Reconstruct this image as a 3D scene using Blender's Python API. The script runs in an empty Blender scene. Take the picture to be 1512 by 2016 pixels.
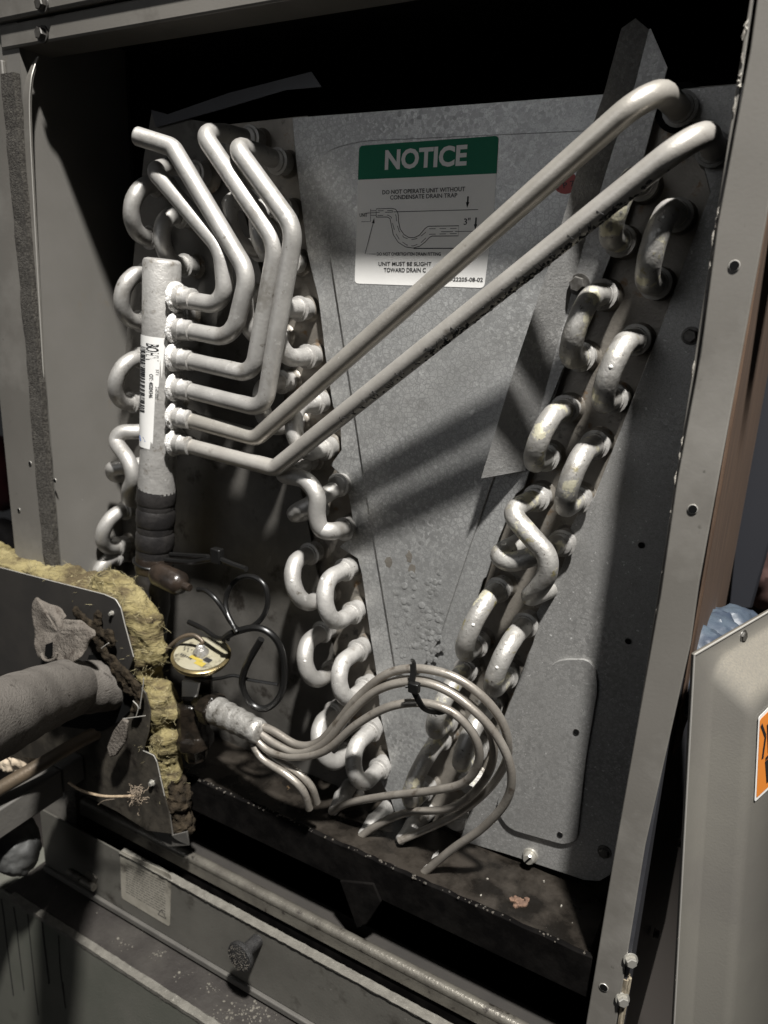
import bpy, bmesh, math, random
from mathutils import Vector, Matrix, noise
random.seed(7)
R = math.radians
V = Vector
S = bpy.context.scene

# ------------------------------------------------------------------ camera
# Solved from the photograph's vanishing points: the cabinet's width, depth and height are
# the world X, Y and Z axes. Lengths in metres; the cabinet's front face is the plane Y = 0.40.
F = 1488.0
vx = V((-2776, -558, 1488)); vz = V((-226, 5092, 1488))
ex = (-vx).normalized(); ez = (-vz).normalized()
ey = ez.cross(ex) * -1.0
if ey.z < 0: ey = -ey
ez = (ez - ex * ez.dot(ex)).normalized()
ey = (ey - ex * ey.dot(ex) - ez * ey.dot(ez)).normalized()
CZ = 1.0                                        # camera height
cam = bpy.data.cameras.new('camera'); camo = bpy.data.objects.new('camera', cam)
S.collection.objects.link(camo); S.camera = camo
right = V((ex.x, ey.x, ez.x)); down = V((ex.y, ey.y, ez.y)); fwd = V((ex.z, ey.z, ez.z))
m = Matrix.Identity(4)
for i in range(3):
    m[i][0] = right[i]; m[i][1] = -down[i]; m[i][2] = -fwd[i]
m[2][3] = CZ
camo.matrix_world = m
cam.sensor_fit = 'VERTICAL'; cam.sensor_height = 36.0; cam.sensor_width = 27.0
cam.lens = F / 2016 * 36.0
cam.clip_start = 0.01; cam.clip_end = 50
cam.dof.use_dof = True; cam.dof.focus_distance = 0.47; cam.dof.aperture_fstop = 9.0

# ------------------------------------------------------------------ light
w = bpy.data.worlds.new('World'); S.world = w; w.use_nodes = True
w.node_tree.nodes['Background'].inputs[0].default_value = (0.95, 0.97, 1.0, 1)
w.node_tree.nodes['Background'].inputs[1].default_value = 0.016
# the work lamp that lights the photograph, high up in front of the unit and to its right
TGT = V((-0.22, 0.45, CZ - 0.16)); LP = V((0.62, -0.55, CZ + 2.42)); LD = (LP - TGT).normalized()
lm = bpy.data.lights.new('work_lamp', 'SPOT'); lmo = bpy.data.objects.new('work_lamp', lm)
S.collection.objects.link(lmo)
lmo.location = LP
lmo.rotation_euler = (-LD).to_track_quat('-Z', 'Y').to_euler()
lm.energy = 1080; lm.color = (1.0, 0.98, 0.945); lm.shadow_soft_size = 0.075
lm.spot_size = R(27); lm.spot_blend = 1.0
# the room's own weak light, from the left of the photographer
fl_ = bpy.data.lights.new('room_light', 'AREA'); flo = bpy.data.objects.new('room_light', fl_)
S.collection.objects.link(flo); flo.location = (-0.75, -1.2, CZ + 0.45)
flo.rotation_euler = (V((-.25, .45, CZ - .1)) - flo.location).to_track_quat('-Z', 'Y').to_euler()
fl_.energy = 2.9; fl_.size = 0.9; fl_.color = (0.95, 0.97, 1.0)
S.view_settings.view_transform = 'Standard'; S.view_settings.look = 'None'
S.view_settings.exposure = 0.0; S.view_settings.gamma = 1.0
S.cycles.max_bounces = 6

# ------------------------------------------------------------------ measuring
def ray(px, py):
    r = V((px - 756, py - 1008, F))
    return V((r.dot(ex), r.dot(ey), r.dot(ez)))
def W(px, py, Y):
    d = ray(px, py); t = Y / d.y
    return V((d.x * t, Y, CZ + d.z * t))
def WX(px, py, X):
    d = ray(px, py); t = X / d.x
    return V((X, d.y * t, CZ + d.z * t))
def WZ(px, py, Z):
    d = ray(px, py); t = (Z - CZ) / d.z
    return V((d.x * t, d.y * t, Z))

# ------------------------------------------------------------------ materials
def lin(c): return c
def mat(name, col, rough=0.5, metal=0.0, col2=None, scale=40, mix=(0.42, 0.62), bump=0.0, bscale=300,
        stretch=(1, 1, 1), spots=None, sscale=90, smix=(0.6, 0.66), detail=6, spec=0.5, rough2=None, coat=0.0, voro=None):
    M = bpy.data.materials.new(name); M.use_nodes = True
    nt = M.node_tree; N = nt.nodes; L = nt.links
    b = N['Principled BSDF']
    b.inputs['Roughness'].default_value = rough; b.inputs['Metallic'].default_value = metal
    b.inputs['Specular IOR Level'].default_value = spec
    if coat: b.inputs['Coat Weight'].default_value = coat; b.inputs['Coat Roughness'].default_value = 0.12
    tc = N.new('ShaderNodeTexCoord'); mp = N.new('ShaderNodeMapping')
    mp.inputs['Scale'].default_value = stretch
    L.new(tc.outputs['Object'], mp.inputs['Vector'])
    P = mp.outputs['Vector']
    def ns(sc, det=detail, ro=0.6):
        n = N.new('ShaderNodeTexNoise'); n.inputs['Scale'].default_value = sc
        n.inputs['Detail'].default_value = det; n.inputs['Roughness'].default_value = ro
        L.new(P, n.inputs['Vector']); return n.outputs['Fac']
    def ramp(f, a, c):
        r = N.new('ShaderNodeMapRange'); r.inputs['From Min'].default_value = a; r.inputs['From Max'].default_value = c
        L.new(f, r.inputs['Value']); return r.outputs['Result']
    def mixc(f, a, c):
        x = N.new('ShaderNodeMix'); x.data_type = 'RGBA'
        L.new(f, x.inputs['Factor'])
        for s, q in ((x.inputs['A'], a), (x.inputs['B'], c)):
            if isinstance(q, tuple): s.default_value = (*q, 1)
            else: L.new(q, s)
        return x.outputs['Result']
    cur = tuple(col)
    if col2:
        f = ramp(ns(scale), *mix); cur = mixc(f, cur, tuple(col2))
        if rough2 is not None:
            r = N.new('ShaderNodeMapRange'); r.inputs['To Min'].default_value = rough; r.inputs['To Max'].default_value = rough2
            L.new(f, r.inputs['Value']); L.new(r.outputs['Result'], b.inputs['Roughness'])
    if voro:
        vs, amt = voro
        v = N.new('ShaderNodeTexVoronoi'); v.inputs['Scale'].default_value = vs; L.new(P, v.inputs['Vector'])
        bw = N.new('ShaderNodeRGBToBW'); L.new(v.outputs['Color'], bw.inputs['Color'])
        lo = tuple(c * (1 - amt) for c in col); hi = tuple(min(1, c * (1 + amt)) for c in col)
        vv = mixc(bw.outputs['Val'], lo, hi)
        f = ramp(ns(scale * 0.7), 0.35, 0.65)
        cur = mixc(f, cur, vv)
        v2 = N.new('ShaderNodeTexVoronoi'); v2.feature = 'DISTANCE_TO_EDGE'; v2.inputs['Scale'].default_value = vs * 0.6
        L.new(P, v2.inputs['Vector'])
        ef = ramp(v2.outputs['Distance'], 0.0, 0.10)
        pm_ = ramp(ns(scale * 0.45), 0.42, 0.60)
        mx = N.new('ShaderNodeMath'); mx.operation = 'MAXIMUM'; L.new(ef, mx.inputs[0]); L.new(pm_, mx.inputs[1])
        cur = mixc(mx.outputs[0], tuple(c * .76 for c in col), cur)
        cur = mixc(ramp(ns(1500, 2), 0.30, 0.52), tuple(c * .78 for c in col), cur)
    for sp in (spots or []):
        c, sc, a, bb = sp
        cur = mixc(ramp(ns(sc, 5, 0.65), a, bb), cur, tuple(c))
    if isinstance(cur, tuple): b.inputs['Base Color'].default_value = (*cur, 1)
    else: L.new(cur, b.inputs['Base Color'])
    if bump:
        bp = N.new('ShaderNodeBump'); bp.inputs['Strength'].default_value = bump; bp.inputs['Distance'].default_value = 0.0015
        L.new(ns(bscale, 4, 0.6), bp.inputs['Height']); L.new(bp.outputs['Normal'], b.inputs['Normal'])
    return M
M = {}
M['alu'] = mat('brushed_aluminium', (.33, .318, .299), .47, .52, (.44, .426, .402), 45, (.36, .66), .15, 420,
               spots=[((.56, .545, .52), 110, .62, .72), ((.15, .135, .11), 150, .62, .74), ((.22, .205, .18), 28, .56, .72)])
M['alu_run'] = mat('dull_drawn_aluminium', (.33, .31, .275), .36, .5, (.43, .405, .365), 40, (.38, .66), .10, 500,
               spots=[((.58, .555, .51), 260, .66, .70), ((.24, .22, .19), 70, .62, .74)])
M['alu_thin'] = mat('dull_thin_tube', (.23, .208, .18), .36, .5, (.31, .285, .25), 60, (.38, .66), .15, 500,
               spots=[((.12, .10, .08), 90, .58, .70)])
M['alu_smear'] = mat('dull_lower_tube', (.35, .33, .30), .38, .45, (.43, .41, .375), 40, (.38, .66), .10, 500,
               spots=[((.56, .535, .49), 260, .67, .71), ((.22, .20, .175), 70, .62, .74)])
M['alu_rough'] = mat('oxidised_aluminium', (.32, .309, .292), .52, .42, (.42, .407, .385), 60, (.38, .62), .3, 330,
               spots=[((.17, .148, .12), 110, .59, .72), ((.53, .515, .49), 200, .62, .70), ((.09, .077, .06), 300, .65, .70)])
M['alu_corr'] = mat('corroded_aluminium', (.31, .298, .278), .46, .50, (.43, .417, .39), 50, (.38, .64), .3, 380,
               spots=[((.62, .585, .44), 62, .57, .61), ((.28, .245, .12), 95, .60, .69), ((.20, .185, .165), 34, .56, .70), ((.06, .05, .04), 420, .635, .69)])
M['braze'] = mat('rough_weld_bead', (.62, .60, .57), .5, .25, (.78, .77, .75), 200, (.4, .6), .9, 700)
M['galv'] = mat('spangled_galvanised_sheet', (.33, .33, .322), .38, .45, (.44, .438, .428), 16, (.36, .64), .14, 900,
               voro=(430, .55), spots=[((.56, .558, .545), 90, .66, .73), ((.20, .196, .188), 30, .62, .76), ((.64, .64, .63), 420, .69, .73)])
M['galv_dull'] = mat('dull_galvanised_sheet', (.26, .256, .246), .44, .38, (.33, .325, .315), 16, (.35, .65), .12, 800,
               voro=(520, .4), spots=[((.58, .575, .56), 330, .65, .69), ((.17, .165, .155), 26, .62, .76), ((.46, .455, .44), 60, .70, .76)])
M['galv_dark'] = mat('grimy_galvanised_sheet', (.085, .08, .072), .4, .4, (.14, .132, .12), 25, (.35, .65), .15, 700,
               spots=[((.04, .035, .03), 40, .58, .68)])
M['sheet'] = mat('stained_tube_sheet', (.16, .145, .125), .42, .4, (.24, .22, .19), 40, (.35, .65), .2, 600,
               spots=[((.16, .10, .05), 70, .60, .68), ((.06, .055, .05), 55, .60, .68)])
M['bracket'] = mat('galvanised_bracket', (.34, .335, .325), .42, .4, (.27, .265, .255), 40, (.4, .6), .25, 700,
               voro=(520, .5), spots=[((.35, .14, .05), 160, .73, .76)])
M['paint'] = mat('warm_grey_enamel', (.140, .131, .117), .42, 0, (.125, .117, .104), 12, (.4, .6), .05, 500,
               spots=[((.32, .31, .29), 230, .735, .75), ((.085, .078, .068), 18, .60, .76), ((.20, .19, .172), 9, .54, .72), ((.075, .07, .06), 95, .66, .74)])
M['paint_in'] = mat('grey_enamel_inside', (.155, .147, .134), .45, 0, (.14, .133, .12), 14, (.4, .6), .05, 500,
               spots=[((.42, .42, .41), 260, .74, .755), ((.15, .13, .10), 22, .62, .74)])
M['paint_dust'] = mat('dusty_grey_enamel', (.135, .127, .113), .33, 0, (.15, .142, .124), 14, (.4, .6), .1, 700,
               spots=[((.10, .09, .075), 320, .71, .74)])
_m = M['paint_dust']; _n = _m.node_tree; _b = _n.nodes['Principled BSDF']
_src = _b.inputs['Base Color'].links[0].from_socket
_g = _n.nodes.new('ShaderNodeNewGeometry'); _s = _n.nodes.new('ShaderNodeSeparateXYZ'); _n.links.new(_g.outputs['Normal'], _s.inputs[0])
_r = _n.nodes.new('ShaderNodeMapRange'); _r.inputs['From Min'].default_value = .22; _r.inputs['From Max'].default_value = .62; _n.links.new(_s.outputs['Z'], _r.inputs['Value'])
_t = _n.nodes.new('ShaderNodeTexNoise'); _t.inputs['Scale'].default_value = 900; _t.inputs['Detail'].default_value = 6; _tc = _n.nodes.new('ShaderNodeTexCoord'); _n.links.new(_tc.outputs['Object'], _t.inputs['Vector'])
_r2 = _n.nodes.new('ShaderNodeMapRange'); _r2.inputs['From Min'].default_value = .25; _r2.inputs['From Max'].default_value = .70; _n.links.new(_t.outputs['Fac'], _r2.inputs['Value'])
_mu = _n.nodes.new('ShaderNodeMath'); _mu.operation = 'MULTIPLY'; _n.links.new(_r.outputs[0], _mu.inputs[0]); _n.links.new(_r2.outputs[0], _mu.inputs[1])
_mx = _n.nodes.new('ShaderNodeMix'); _mx.data_type = 'RGBA'; _n.links.new(_mu.outputs[0], _mx.inputs['Factor']); _n.links.new(_src, _mx.inputs['A']); _mx.inputs['B'].default_value = (.20, .182, .15, 1)
_n.links.new(_mx.outputs['Result'], _b.inputs['Base Color'])
M['dust'] = mat('settled_dust', (.36, .33, .28), .9, 0, (.25, .23, .195), 120, (.35, .62), .5, 900,
               spots=[((.04, .035, .03), 420, .68, .71)])
M['paint_dark'] = mat('shaded_side_enamel', (.055, .056, .062), .35, 0, (.04, .04, .045), 20, (.4, .6))  # outer side's shadow and bluish reflection darkened into this colour
M['edge'] = mat('bare_cut_edge', (.5, .48, .44), .4, .5)
M['gasket'] = mat('felt_gasket', (.030, .026, .022), .95, 0, (.085, .078, .066), 420, (.4, .66), .9, 900)
M['black'] = mat('black_interior_shade', (.008, .008, .008), .9, spec=.2)  # the cabinet interior's darkness, put into the colour
M['soot'] = mat('black_residue', (.008, .0075, .0075), .6, 0, (.018, .017, .016), 300, (.4, .6), .8, 900)
M['pan'] = mat('wet_black_pan', (.003, .0027, .0026), .8, 0, (.007, .0063, .0058), 60, (.4, .62), .2, 260, spec=.03,
               spots=[((.035, .03, .024), 260, .73, .77)])
M['pan_floor'] = mat('wet_pan_floor', (.007, .006, .005), .2, 0, (.024, .020, .016), 38, (.42, .6), .4, 90, rough2=.5, spec=.25,
               spots=[((.12, .08, .045), 46, .70, .73), ((.14, .13, .11), 210, .72, .75)])
M['grime'] = mat('grime', (.03, .026, .021), .6, 0, (.075, .065, .052), 200, (.4, .65), .9, 600, spots=[((.10, .09, .075), 420, .70, .73)])
M['rubber'] = mat('black_rubber', (.011, .010, .010), .48, 0, (.022, .020, .019), 60, (.4, .6), .3, 300)
M['tar'] = mat('oily_brass', (.008, .0065, .005), .24, .2, (.020, .015, .011), 90, (.4, .6), .5, 200)
M['bulb'] = mat('brown_copper_bulb', (.013, .010, .008), .30, .1, (.028, .020, .015), 80, (.4, .6), .3, 200)
M['cable'] = mat('black_cable', (.007, .0068, .0066), .32, spec=.4)
M['rust'] = mat('rust', (.145, .085, .055), .85, 0, (.085, .05, .034), 300, (.4, .6), .6, 500)
M['gold'] = mat('tarnished_gold_rim', (.24, .19, .095), .32, .7, (.12, .095, .05), 90, (.4, .6))
M['paper'] = mat('white_sticker', (.72, .71, .685), .5, 0, (.67, .66, .635), 25, (.4, .65), spec=.3)
M['paper_old'] = mat('stained_sticker', (.27, .25, .21), .6, 0, (.21, .195, .16), 60, (.4, .62), spots=[((.05, .042, .035), 30, .56, .68)])
M['paper_disc'] = mat('cream_printed_disc', (.27, .25, .19), .35, 0, (.24, .22, .155), 70, (.4, .62), spots=[((.06, .052, .038), 60, .54, .66)])
M['green'] = mat('green_ink', (.004, .125, .068), .5, spec=.15)
M['orange'] = mat('orange_ink', (.62, .20, .03), .5)
M['red'] = mat('faded_red_sticker', (.36, .07, .065), .6)
M['blue'] = mat('blue_ink', (.02, .10, .38), .5)
M['ink'] = mat('black_ink', (.012, .012, .013), .55)
M['white'] = mat('white_lettering', (.60, .60, .585), .5)
M['yellow_ink'] = mat('ochre_ink', (.30, .23, .04), .5)
M['foil'] = mat('wrapped_bright_metal', (.33, .315, .29), .30, .6, (.50, .485, .455), 140, (.38, .62), .9, 260, spots=[((.09, .08, .065), 120, .58, .70)])
M['fibre'] = mat('yellow_glass_fibre', (.165, .136, .062), .95, 0, (.26, .22, .112), 50, (.35, .65), 1.0, 300, (.6, .6, 2.2),
               spots=[((.075, .058, .033), 34, .46, .60), ((.29, .25, .14), 300, .60, .70), ((.018, .014, .011), 46, .57, .68)], spec=.1)
M['loose'] = mat('pale_glass_fibres', (.33, .29, .17), .8, 0, (.16, .135, .075), 60, (.4, .6), spec=.2)
M['fibre_dark'] = mat('dirty_glass_fibre', (.016, .0125, .009), .95, 0, (.042, .032, .021), 130, (.38, .66), 1.0, 500, spec=.1)
M['foam'] = mat('dusty_pipe_foam', (.095, .086, .077), .95, 0, (.125, .114, .102), 60, (.35, .65), .6, 800, (.7, .5, 1.2),
               spots=[((.045, .039, .034), 160, .58, .70), ((.19, .175, .155), 600, .64, .70)], spec=.1)
M['flap'] = mat('dusty_torn_tape', (.095, .083, .071), .95, 0, (.140, .124, .107), 70, (.35, .65), 1.0, 420, spots=[((.06, .05, .042), 120, .56, .68)], spec=.1)
M['panel_dark'] = mat('dark_bronze_panel', (.030, .028, .026), .5, 0, (.036, .033, .030), 30, (.4, .6), .05, 500, spec=.25)
M['panel_low'] = mat('smeared_panel', (.026, .023, .019), .5, 0, (.055, .048, .038), 60, (.4, .65), .2, 500, spec=.25, spots=[((.010, .008, .007), 40, .56, .66)])
M['copper'] = mat('tarnished_copper', (.085, .068, .05), .45, .4, (.12, .09, .06), 30, (.4, .6), .2, 300)
M['ductg'] = mat('grey_plastic_duct', (.085, .08, .072), .6, 0, (.07, .066, .06), 50, (.4, .6), .2, 300, spots=[((.035, .03, .027), 110, .68, .72)], spec=.3)
M['cream'] = mat('lit_cream_paper', (.58, .48, .36), .9, 0, (.42, .34, .25), 60, (.4, .6), .6, 250)
M['palegrey'] = mat('pale_grey_plastic', (.09, .09, .088), .5, 0, (.055, .055, .053), 40, (.4, .6), .4, 90)
M['door'] = mat('dirty_grey_door', (.075, .071, .062), .5, 0, (.098, .093, .081), 20, (.35, .65), .15, 500, spec=.35,
               spots=[((.033, .029, .024), 26, .58, .70), ((.17, .16, .145), 260, .70, .74)])
M['rail'] = mat('scuffed_steel_rail', (.17, .158, .134), .34, .5, (.12, .11, .094), 50, (.4, .6), .3, 400,
               spots=[((.035, .03, .026), 100, .60, .68), ((.30, .285, .25), 300, .69, .73)])
M['edge_rough'] = mat('flaking_edge', (.135, .127, .109), .7, 0, (.085, .079, .067), 110, (.35, .65), .5, 700, spots=[((.20, .19, .165), 260, .62, .68)])
M['ledge'] = mat('grimy_ledge', (.022, .019, .017), .55, 0, (.038, .034, .03), 30, (.4, .65), .3, 300,
               spots=[((.17, .16, .14), 60, .685, .72)])
M['plenum'] = mat('streaked_sheet_metal', (.150, .146, .126), .5, .2, (.105, .110, .090), 12, (.3, .7), .2, 600, spec=.35,
               spots=[((.06, .055, .048), 20, .60, .74), ((.26, .25, .22), 300, .69, .73), ((.04, .036, .03), 140, .68, .74)])
M['wood'] = mat('brown_timber', (.105, .064, .040), .7, 0, (.070, .043, .028), 30, (.4, .6), .2, 200, (6, 6, .6))
M['timber_pale'] = mat('splintered_lath', (.34, .29, .21), .9, 0, (.16, .13, .09), 90, (.4, .6), .8, 300, (6, 6, .5))
M['darkpost'] = mat('near_black_post', (.018, .019, .024), .6)
M['pink'] = mat('dusky_pink_cloth', (.26, .155, .135), .9, 0, (.16, .09, .08), 14, (.4, .6))
M['bluesheet'] = mat('pale_blue_plastic', (.055, .072, .092), .5, 0, (.028, .038, .058), 40, (.4, .6), .5, 40)
M['redcloth'] = mat('dark_red_cloth', (.10, .018, .022), .9, 0, (.045, .02, .02), 16, (.4, .6))
M['greycloth'] = mat('grey_cloth', (.11, .10, .095), .9, 0, (.05, .045, .045), 16, (.4, .6))
M['bolt'] = mat('bright_zinc_bolt', (.52, .50, .45), .3, .7)
M['bolt_dark'] = mat('dull_bolt', (.10, .095, .088), .4, .4, (.05, .046, .04), 200, (.4, .6))
M['caulk'] = mat('old_caulk', (.33, .31, .27), .8, 0, (.17, .155, .135), 200, (.4, .6), .6, 500)
M['debris'] = mat('dry_debris', (.13, .12, .10), .9, 0, (.08, .072, .06), 200, (.4, .6))
M['wire'] = mat('frayed_tan_wire', (.36, .28, .19), .7, 0, (.22, .165, .11), 200, (.4, .6))
M['fluff'] = mat('dusty_fluff', (.18, .145, .11), 1.0, spec=.1)
M['water'] = mat('water_bead', (.62, .61, .58), .06, .1)
M['void'] = mat('dark_opening', (.004, .004, .004), .9, spec=.1)
M['wall'] = mat('dim_room_wall', (.05, .043, .038), .9)

# ------------------------------------------------------------------ mesh building
class MB:
    def __init__(s): s.v = []; s.f = []
    def add(s, vs, fs):
        o = len(s.v); s.v += [tuple(p) for p in vs]; s.f += [tuple(i + o for i in f) for f in fs]; return s
    def tube(s, pts, rad, seg=14, cap=True, axis=None):
        pts = [V(p) for p in pts]; n = len(pts)
        rr = rad if isinstance(rad, (list, tuple)) else [rad] * n
        T = []
        for i in range(n):
            a = pts[max(i - 1, 0)]; b = pts[min(i + 1, n - 1)]
            T.append(axis if axis is not None else (b - a).normalized())
        u = T[0].orthogonal().normalized(); vs = []; fs = []
        for i in range(n):
            u = (u - T[i] * u.dot(T[i])).normalized(); q = T[i].cross(u)
            for k in range(seg):
                a = 2 * math.pi * k / seg
                vs.append(pts[i] + (u * math.cos(a) + q * math.sin(a)) * rr[i])
        for i in range(n - 1):
            for k in range(seg):
                k2 = (k + 1) % seg
                fs.append((i * seg + k, i * seg + k2, (i + 1) * seg + k2, (i + 1) * seg + k))
        if cap:
            fs.append(tuple(range(seg - 1, -1, -1))); fs.append(tuple((n - 1) * seg + k for k in range(seg)))
        return s.add(vs, fs)
    def lathe(s, p, d, prof, seg=18):
        d = V(d).normalized(); return s.tube([V(p) + d * a for a, r in prof], [max(r, 1e-5) for a, r in prof], seg, True, d)
    def box(s, lo, hi):
        x0, y0, z0 = lo; x1, y1, z1 = hi
        vs = [(x, y, z) for x in (x0, x1) for y in (y0, y1) for z in (z0, z1)]
        return s.add(vs, [(0, 1, 3, 2), (4, 6, 7, 5), (0, 4, 5, 1), (2, 3, 7, 6), (0, 2, 6, 4), (1, 5, 7, 3)])
    def prism(s, loop, off):
        """a plate: outline loop (3-D points, in order) thickened by the vector off"""
        n = len(loop); off = V(off)
        vs = [V(p) for p in loop] + [V(p) + off for p in loop]
        fs = [tuple(range(n)), tuple(range(2 * n - 1, n - 1, -1))]
        fs += [(i, i + n, (i + 1) % n + n, (i + 1) % n) for i in range(n)]
        return s.add(vs, fs)
    def ribbon(s, pts, wid, nrm, th):
        """a flat strip of width wid following pts, on the side of nrm, th thick"""
        nrm = V(nrm).normalized(); pts = [V(p) for p in pts]; n = len(pts); vs = []
        for i in range(n):
            t = (pts[min(i + 1, n - 1)] - pts[max(i - 1, 0)]).normalized(); b = t.cross(nrm).normalized() * wid / 2
            vs += [pts[i] - b, pts[i] + b, pts[i] + b + nrm * th, pts[i] - b + nrm * th]
        fs = [(0, 1, 2, 3), tuple(4 * (n - 1) + k for k in (3, 2, 1, 0))]
        for i in range(n - 1):
            for k in range(4):
                fs.append((4 * i + k, 4 * i + 4 + k, 4 * i + 4 + (k + 1) % 4, 4 * i + (k + 1) % 4))
        return s.add(vs, fs)
    def build(s, name, m, parent=None, smooth=True, bevel=0.0, angle=40, shift=True):
        me = bpy.data.meshes.new(name)
        org = V((0, 0, 0))
        me.from_pydata(s.v, [], s.f); me.update()
        bm = bmesh.new(); bm.from_mesh(me)
        bmesh.ops.recalc_face_normals(bm, faces=bm.faces)
        big = [f for f in bm.faces if len(f.verts) > 20]
        if big: bmesh.ops.triangulate(bm, faces=big)
        bm.to_mesh(me); bm.free()
        for p in me.polygons: p.use_smooth = smooth
        if smooth: me.set_sharp_from_angle(angle=R(angle))
        me.materials.append(M[m])
        o = bpy.data.objects.new(name, me); S.collection.objects.link(o)
        if parent: o.parent = parent; o.matrix_parent_inverse = parent.matrix_world.inverted()
        if bevel:
            b = o.modifiers.new('bevel', 'BEVEL'); b.width = bevel; b.segments = 2; b.limit_method = 'ANGLE'; b.angle_limit = R(40)
        return o
def thing(name, label, cat, loc=(0, 0, 0), group=None):
    o = bpy.data.objects.new(name, None); S.collection.objects.link(o)
    o.location = loc; o.empty_display_size = .02
    o.matrix_world = Matrix.Translation(V(loc))
    o['label'] = label; o['category'] = cat
    if group: o['group'] = group
    return o
def tag(o, label, cat, group=None):
    o['label'] = label; o['category'] = cat
    if group: o['group'] = group
    return o
def struct(o): o['kind'] = 'structure'; return o
def stuff(o): o['kind'] = 'stuff'; return o
def fillet(pts, rads, n=9):
    """a bent tube's centre line: corners rounded with the given radii"""
    pts = [V(p) for p in pts]; out = [pts[0]]
    if not isinstance(rads, (list, tuple)): rads = [rads] * (len(pts) - 2)
    for i in range(1, len(pts) - 1):
        a, b, c = pts[i - 1], pts[i], pts[i + 1]
        d1 = (a - b).normalized(); d2 = (c - b).normalized()
        ang = d1.angle(d2); r = rads[i - 1]
        t = min(r / math.tan(ang / 2), (a - b).length * .49, (c - b).length * .49); r = t * math.tan(ang / 2)
        bis = (d1 + d2).normalized(); cen = b + bis * (r / math.sin(ang / 2))
        p0 = b + d1 * t - cen; p1 = b + d2 * t - cen
        for k in range(n + 1):
            f = k / n; th = p0.angle(p1)
            out.append(cen + (p0 * math.sin((1 - f) * th) + p1 * math.sin(f * th)) / math.sin(th))
    out.append(pts[-1]); return out
def spline(pts, n=8):
    pts = [V(p) for p in pts]; P = [pts[0] * 2 - pts[1]] + pts + [pts[-1] * 2 - pts[-2]]; out = []
    for i in range(1, len(P) - 2):
        a, b, c, d = P[i - 1:i + 3]
        for k in range(n):
            t = k / n
            out.append(.5 * ((2 * b) + (c - a) * t + (2 * a - 5 * b + 4 * c - d) * t * t + (3 * b - a - 3 * c + d) * t ** 3))
    out.append(pts[-1]); return out
def loopY(px, Y): return [W(x, y, Y) for x, y in px]
def rounded(px, r, n=5):
    """round the corners of a pixel outline"""
    out = []; m_ = len(px)
    for i in range(m_):
        a, b, c = (V((*px[(i + k) % m_], 0)) for k in (-1, 0, 1))
        d1 = (a - b); d2 = (c - b); t = min(r, d1.length * .45, d2.length * .45)
        p0 = b + d1.normalized() * t; p1 = b + d2.normalized() * t
        for k in range(n + 1):
            f = k / n; q = p0 * (1 - f) ** 2 + b * 2 * f * (1 - f) + p1 * f * f
            out.append((q.x, q.y))
    return out
_font_cache = {}
def glyphs(txt, bold=0.0):
    c = bpy.data.curves.new('lettering', 'FONT'); c.body = txt; c.offset = bold; c.resolution_u = 3
    o = bpy.data.objects.new('lettering', c); S.collection.objects.link(o)
    dg = bpy.context.evaluated_depsgraph_get(); dg.update()
    me = bpy.data.meshes.new_from_object(o.evaluated_get(dg))
    vs = [v.co.copy() for v in me.vertices]; fs = [tuple(p.vertices) for p in me.polygons]
    bpy.data.objects.remove(o); bpy.data.curves.remove(c); bpy.data.meshes.remove(me)
    x0 = min(v.x for v in vs); x1 = max(v.x for v in vs); y0 = min(v.y for v in vs); y1 = max(v.y for v in vs)
    return [((v.x - x0) / (x1 - x0), (v.y - y0) / (y1 - y0)) for v in vs], fs
def text3(mb, txt, BL, BR, TL, bold=0.0):
    g, fs = glyphs(txt, bold); u = BR - BL; v = TL - BL
    mb.add([BL + u * a + v * b for a, b in g], fs); return mb
def bolt_head(name, p, d, r, h, m, parent, slot=False, washer=True):
    b = MB(); d = V(d).normalized()
    if washer: b.lathe(p, d, [(0, 0), (0, r * 1.35), (h * .25, r * 1.3), (h * .3, 0)], 20)
    b.lathe(p, d, [(h * .2, 0), (h * .2, r), (h * .85, r), (h, r * .85), (h, 0)], 6 if not slot else 18)
    o = b.build(name, m, parent, angle=25)
    if slot:
        u = (V((1, 0, 1.6)) - d * V((1, 0, 1.6)).dot(d)).normalized(); q = d.cross(u)
        s = MB(); c = p + d * (h * 1.0)
        s.prism([c + u * r * .85 + q * r * .16, c - u * r * .85 + q * r * .16, c - u * r * .85 - q * r * .16, c + u * r * .85 - q * r * .16], d * (h * .04))
        s.build('slot', 'void', o)
    return o
def hole_disc(name, p, r, parent, d=(0, -1, 0), rim='edge'):
    o = MB().lathe(p, d, [(0.0002, 0), (.0004, r), (.0008, r), (.0008, 0)], 18).build(name, 'void', parent)
    rm = MB(); u = V(d).orthogonal().normalized(); q = V(d).cross(u).normalized()
    rm.tube([p + V(d) * .0004 + (u * math.cos(a) + q * math.sin(a)) * r * 1.08 for a in [2 * math.pi * k / 20 for k in range(21)]], r * .13, 6, False)
    rm.build('rim', rim, o); return o

YP = 0.463        # front of the coil's end plates
YF = 0.40         # front of the cabinet
XL, XR = -0.54, -0.046

# ------------------------------------------------------------------ setting
struct(MB().box((-2.2, 1.9, CZ - 1.2), (1.6, 1.95, CZ + 1.2)).build('room_wall', 'wall', None, False))
struct(MB().box((-2.2, -1.2, CZ - 1.25), (1.6, 1.9, CZ - 1.2)).build('floor', 'wall', None, False))

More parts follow.
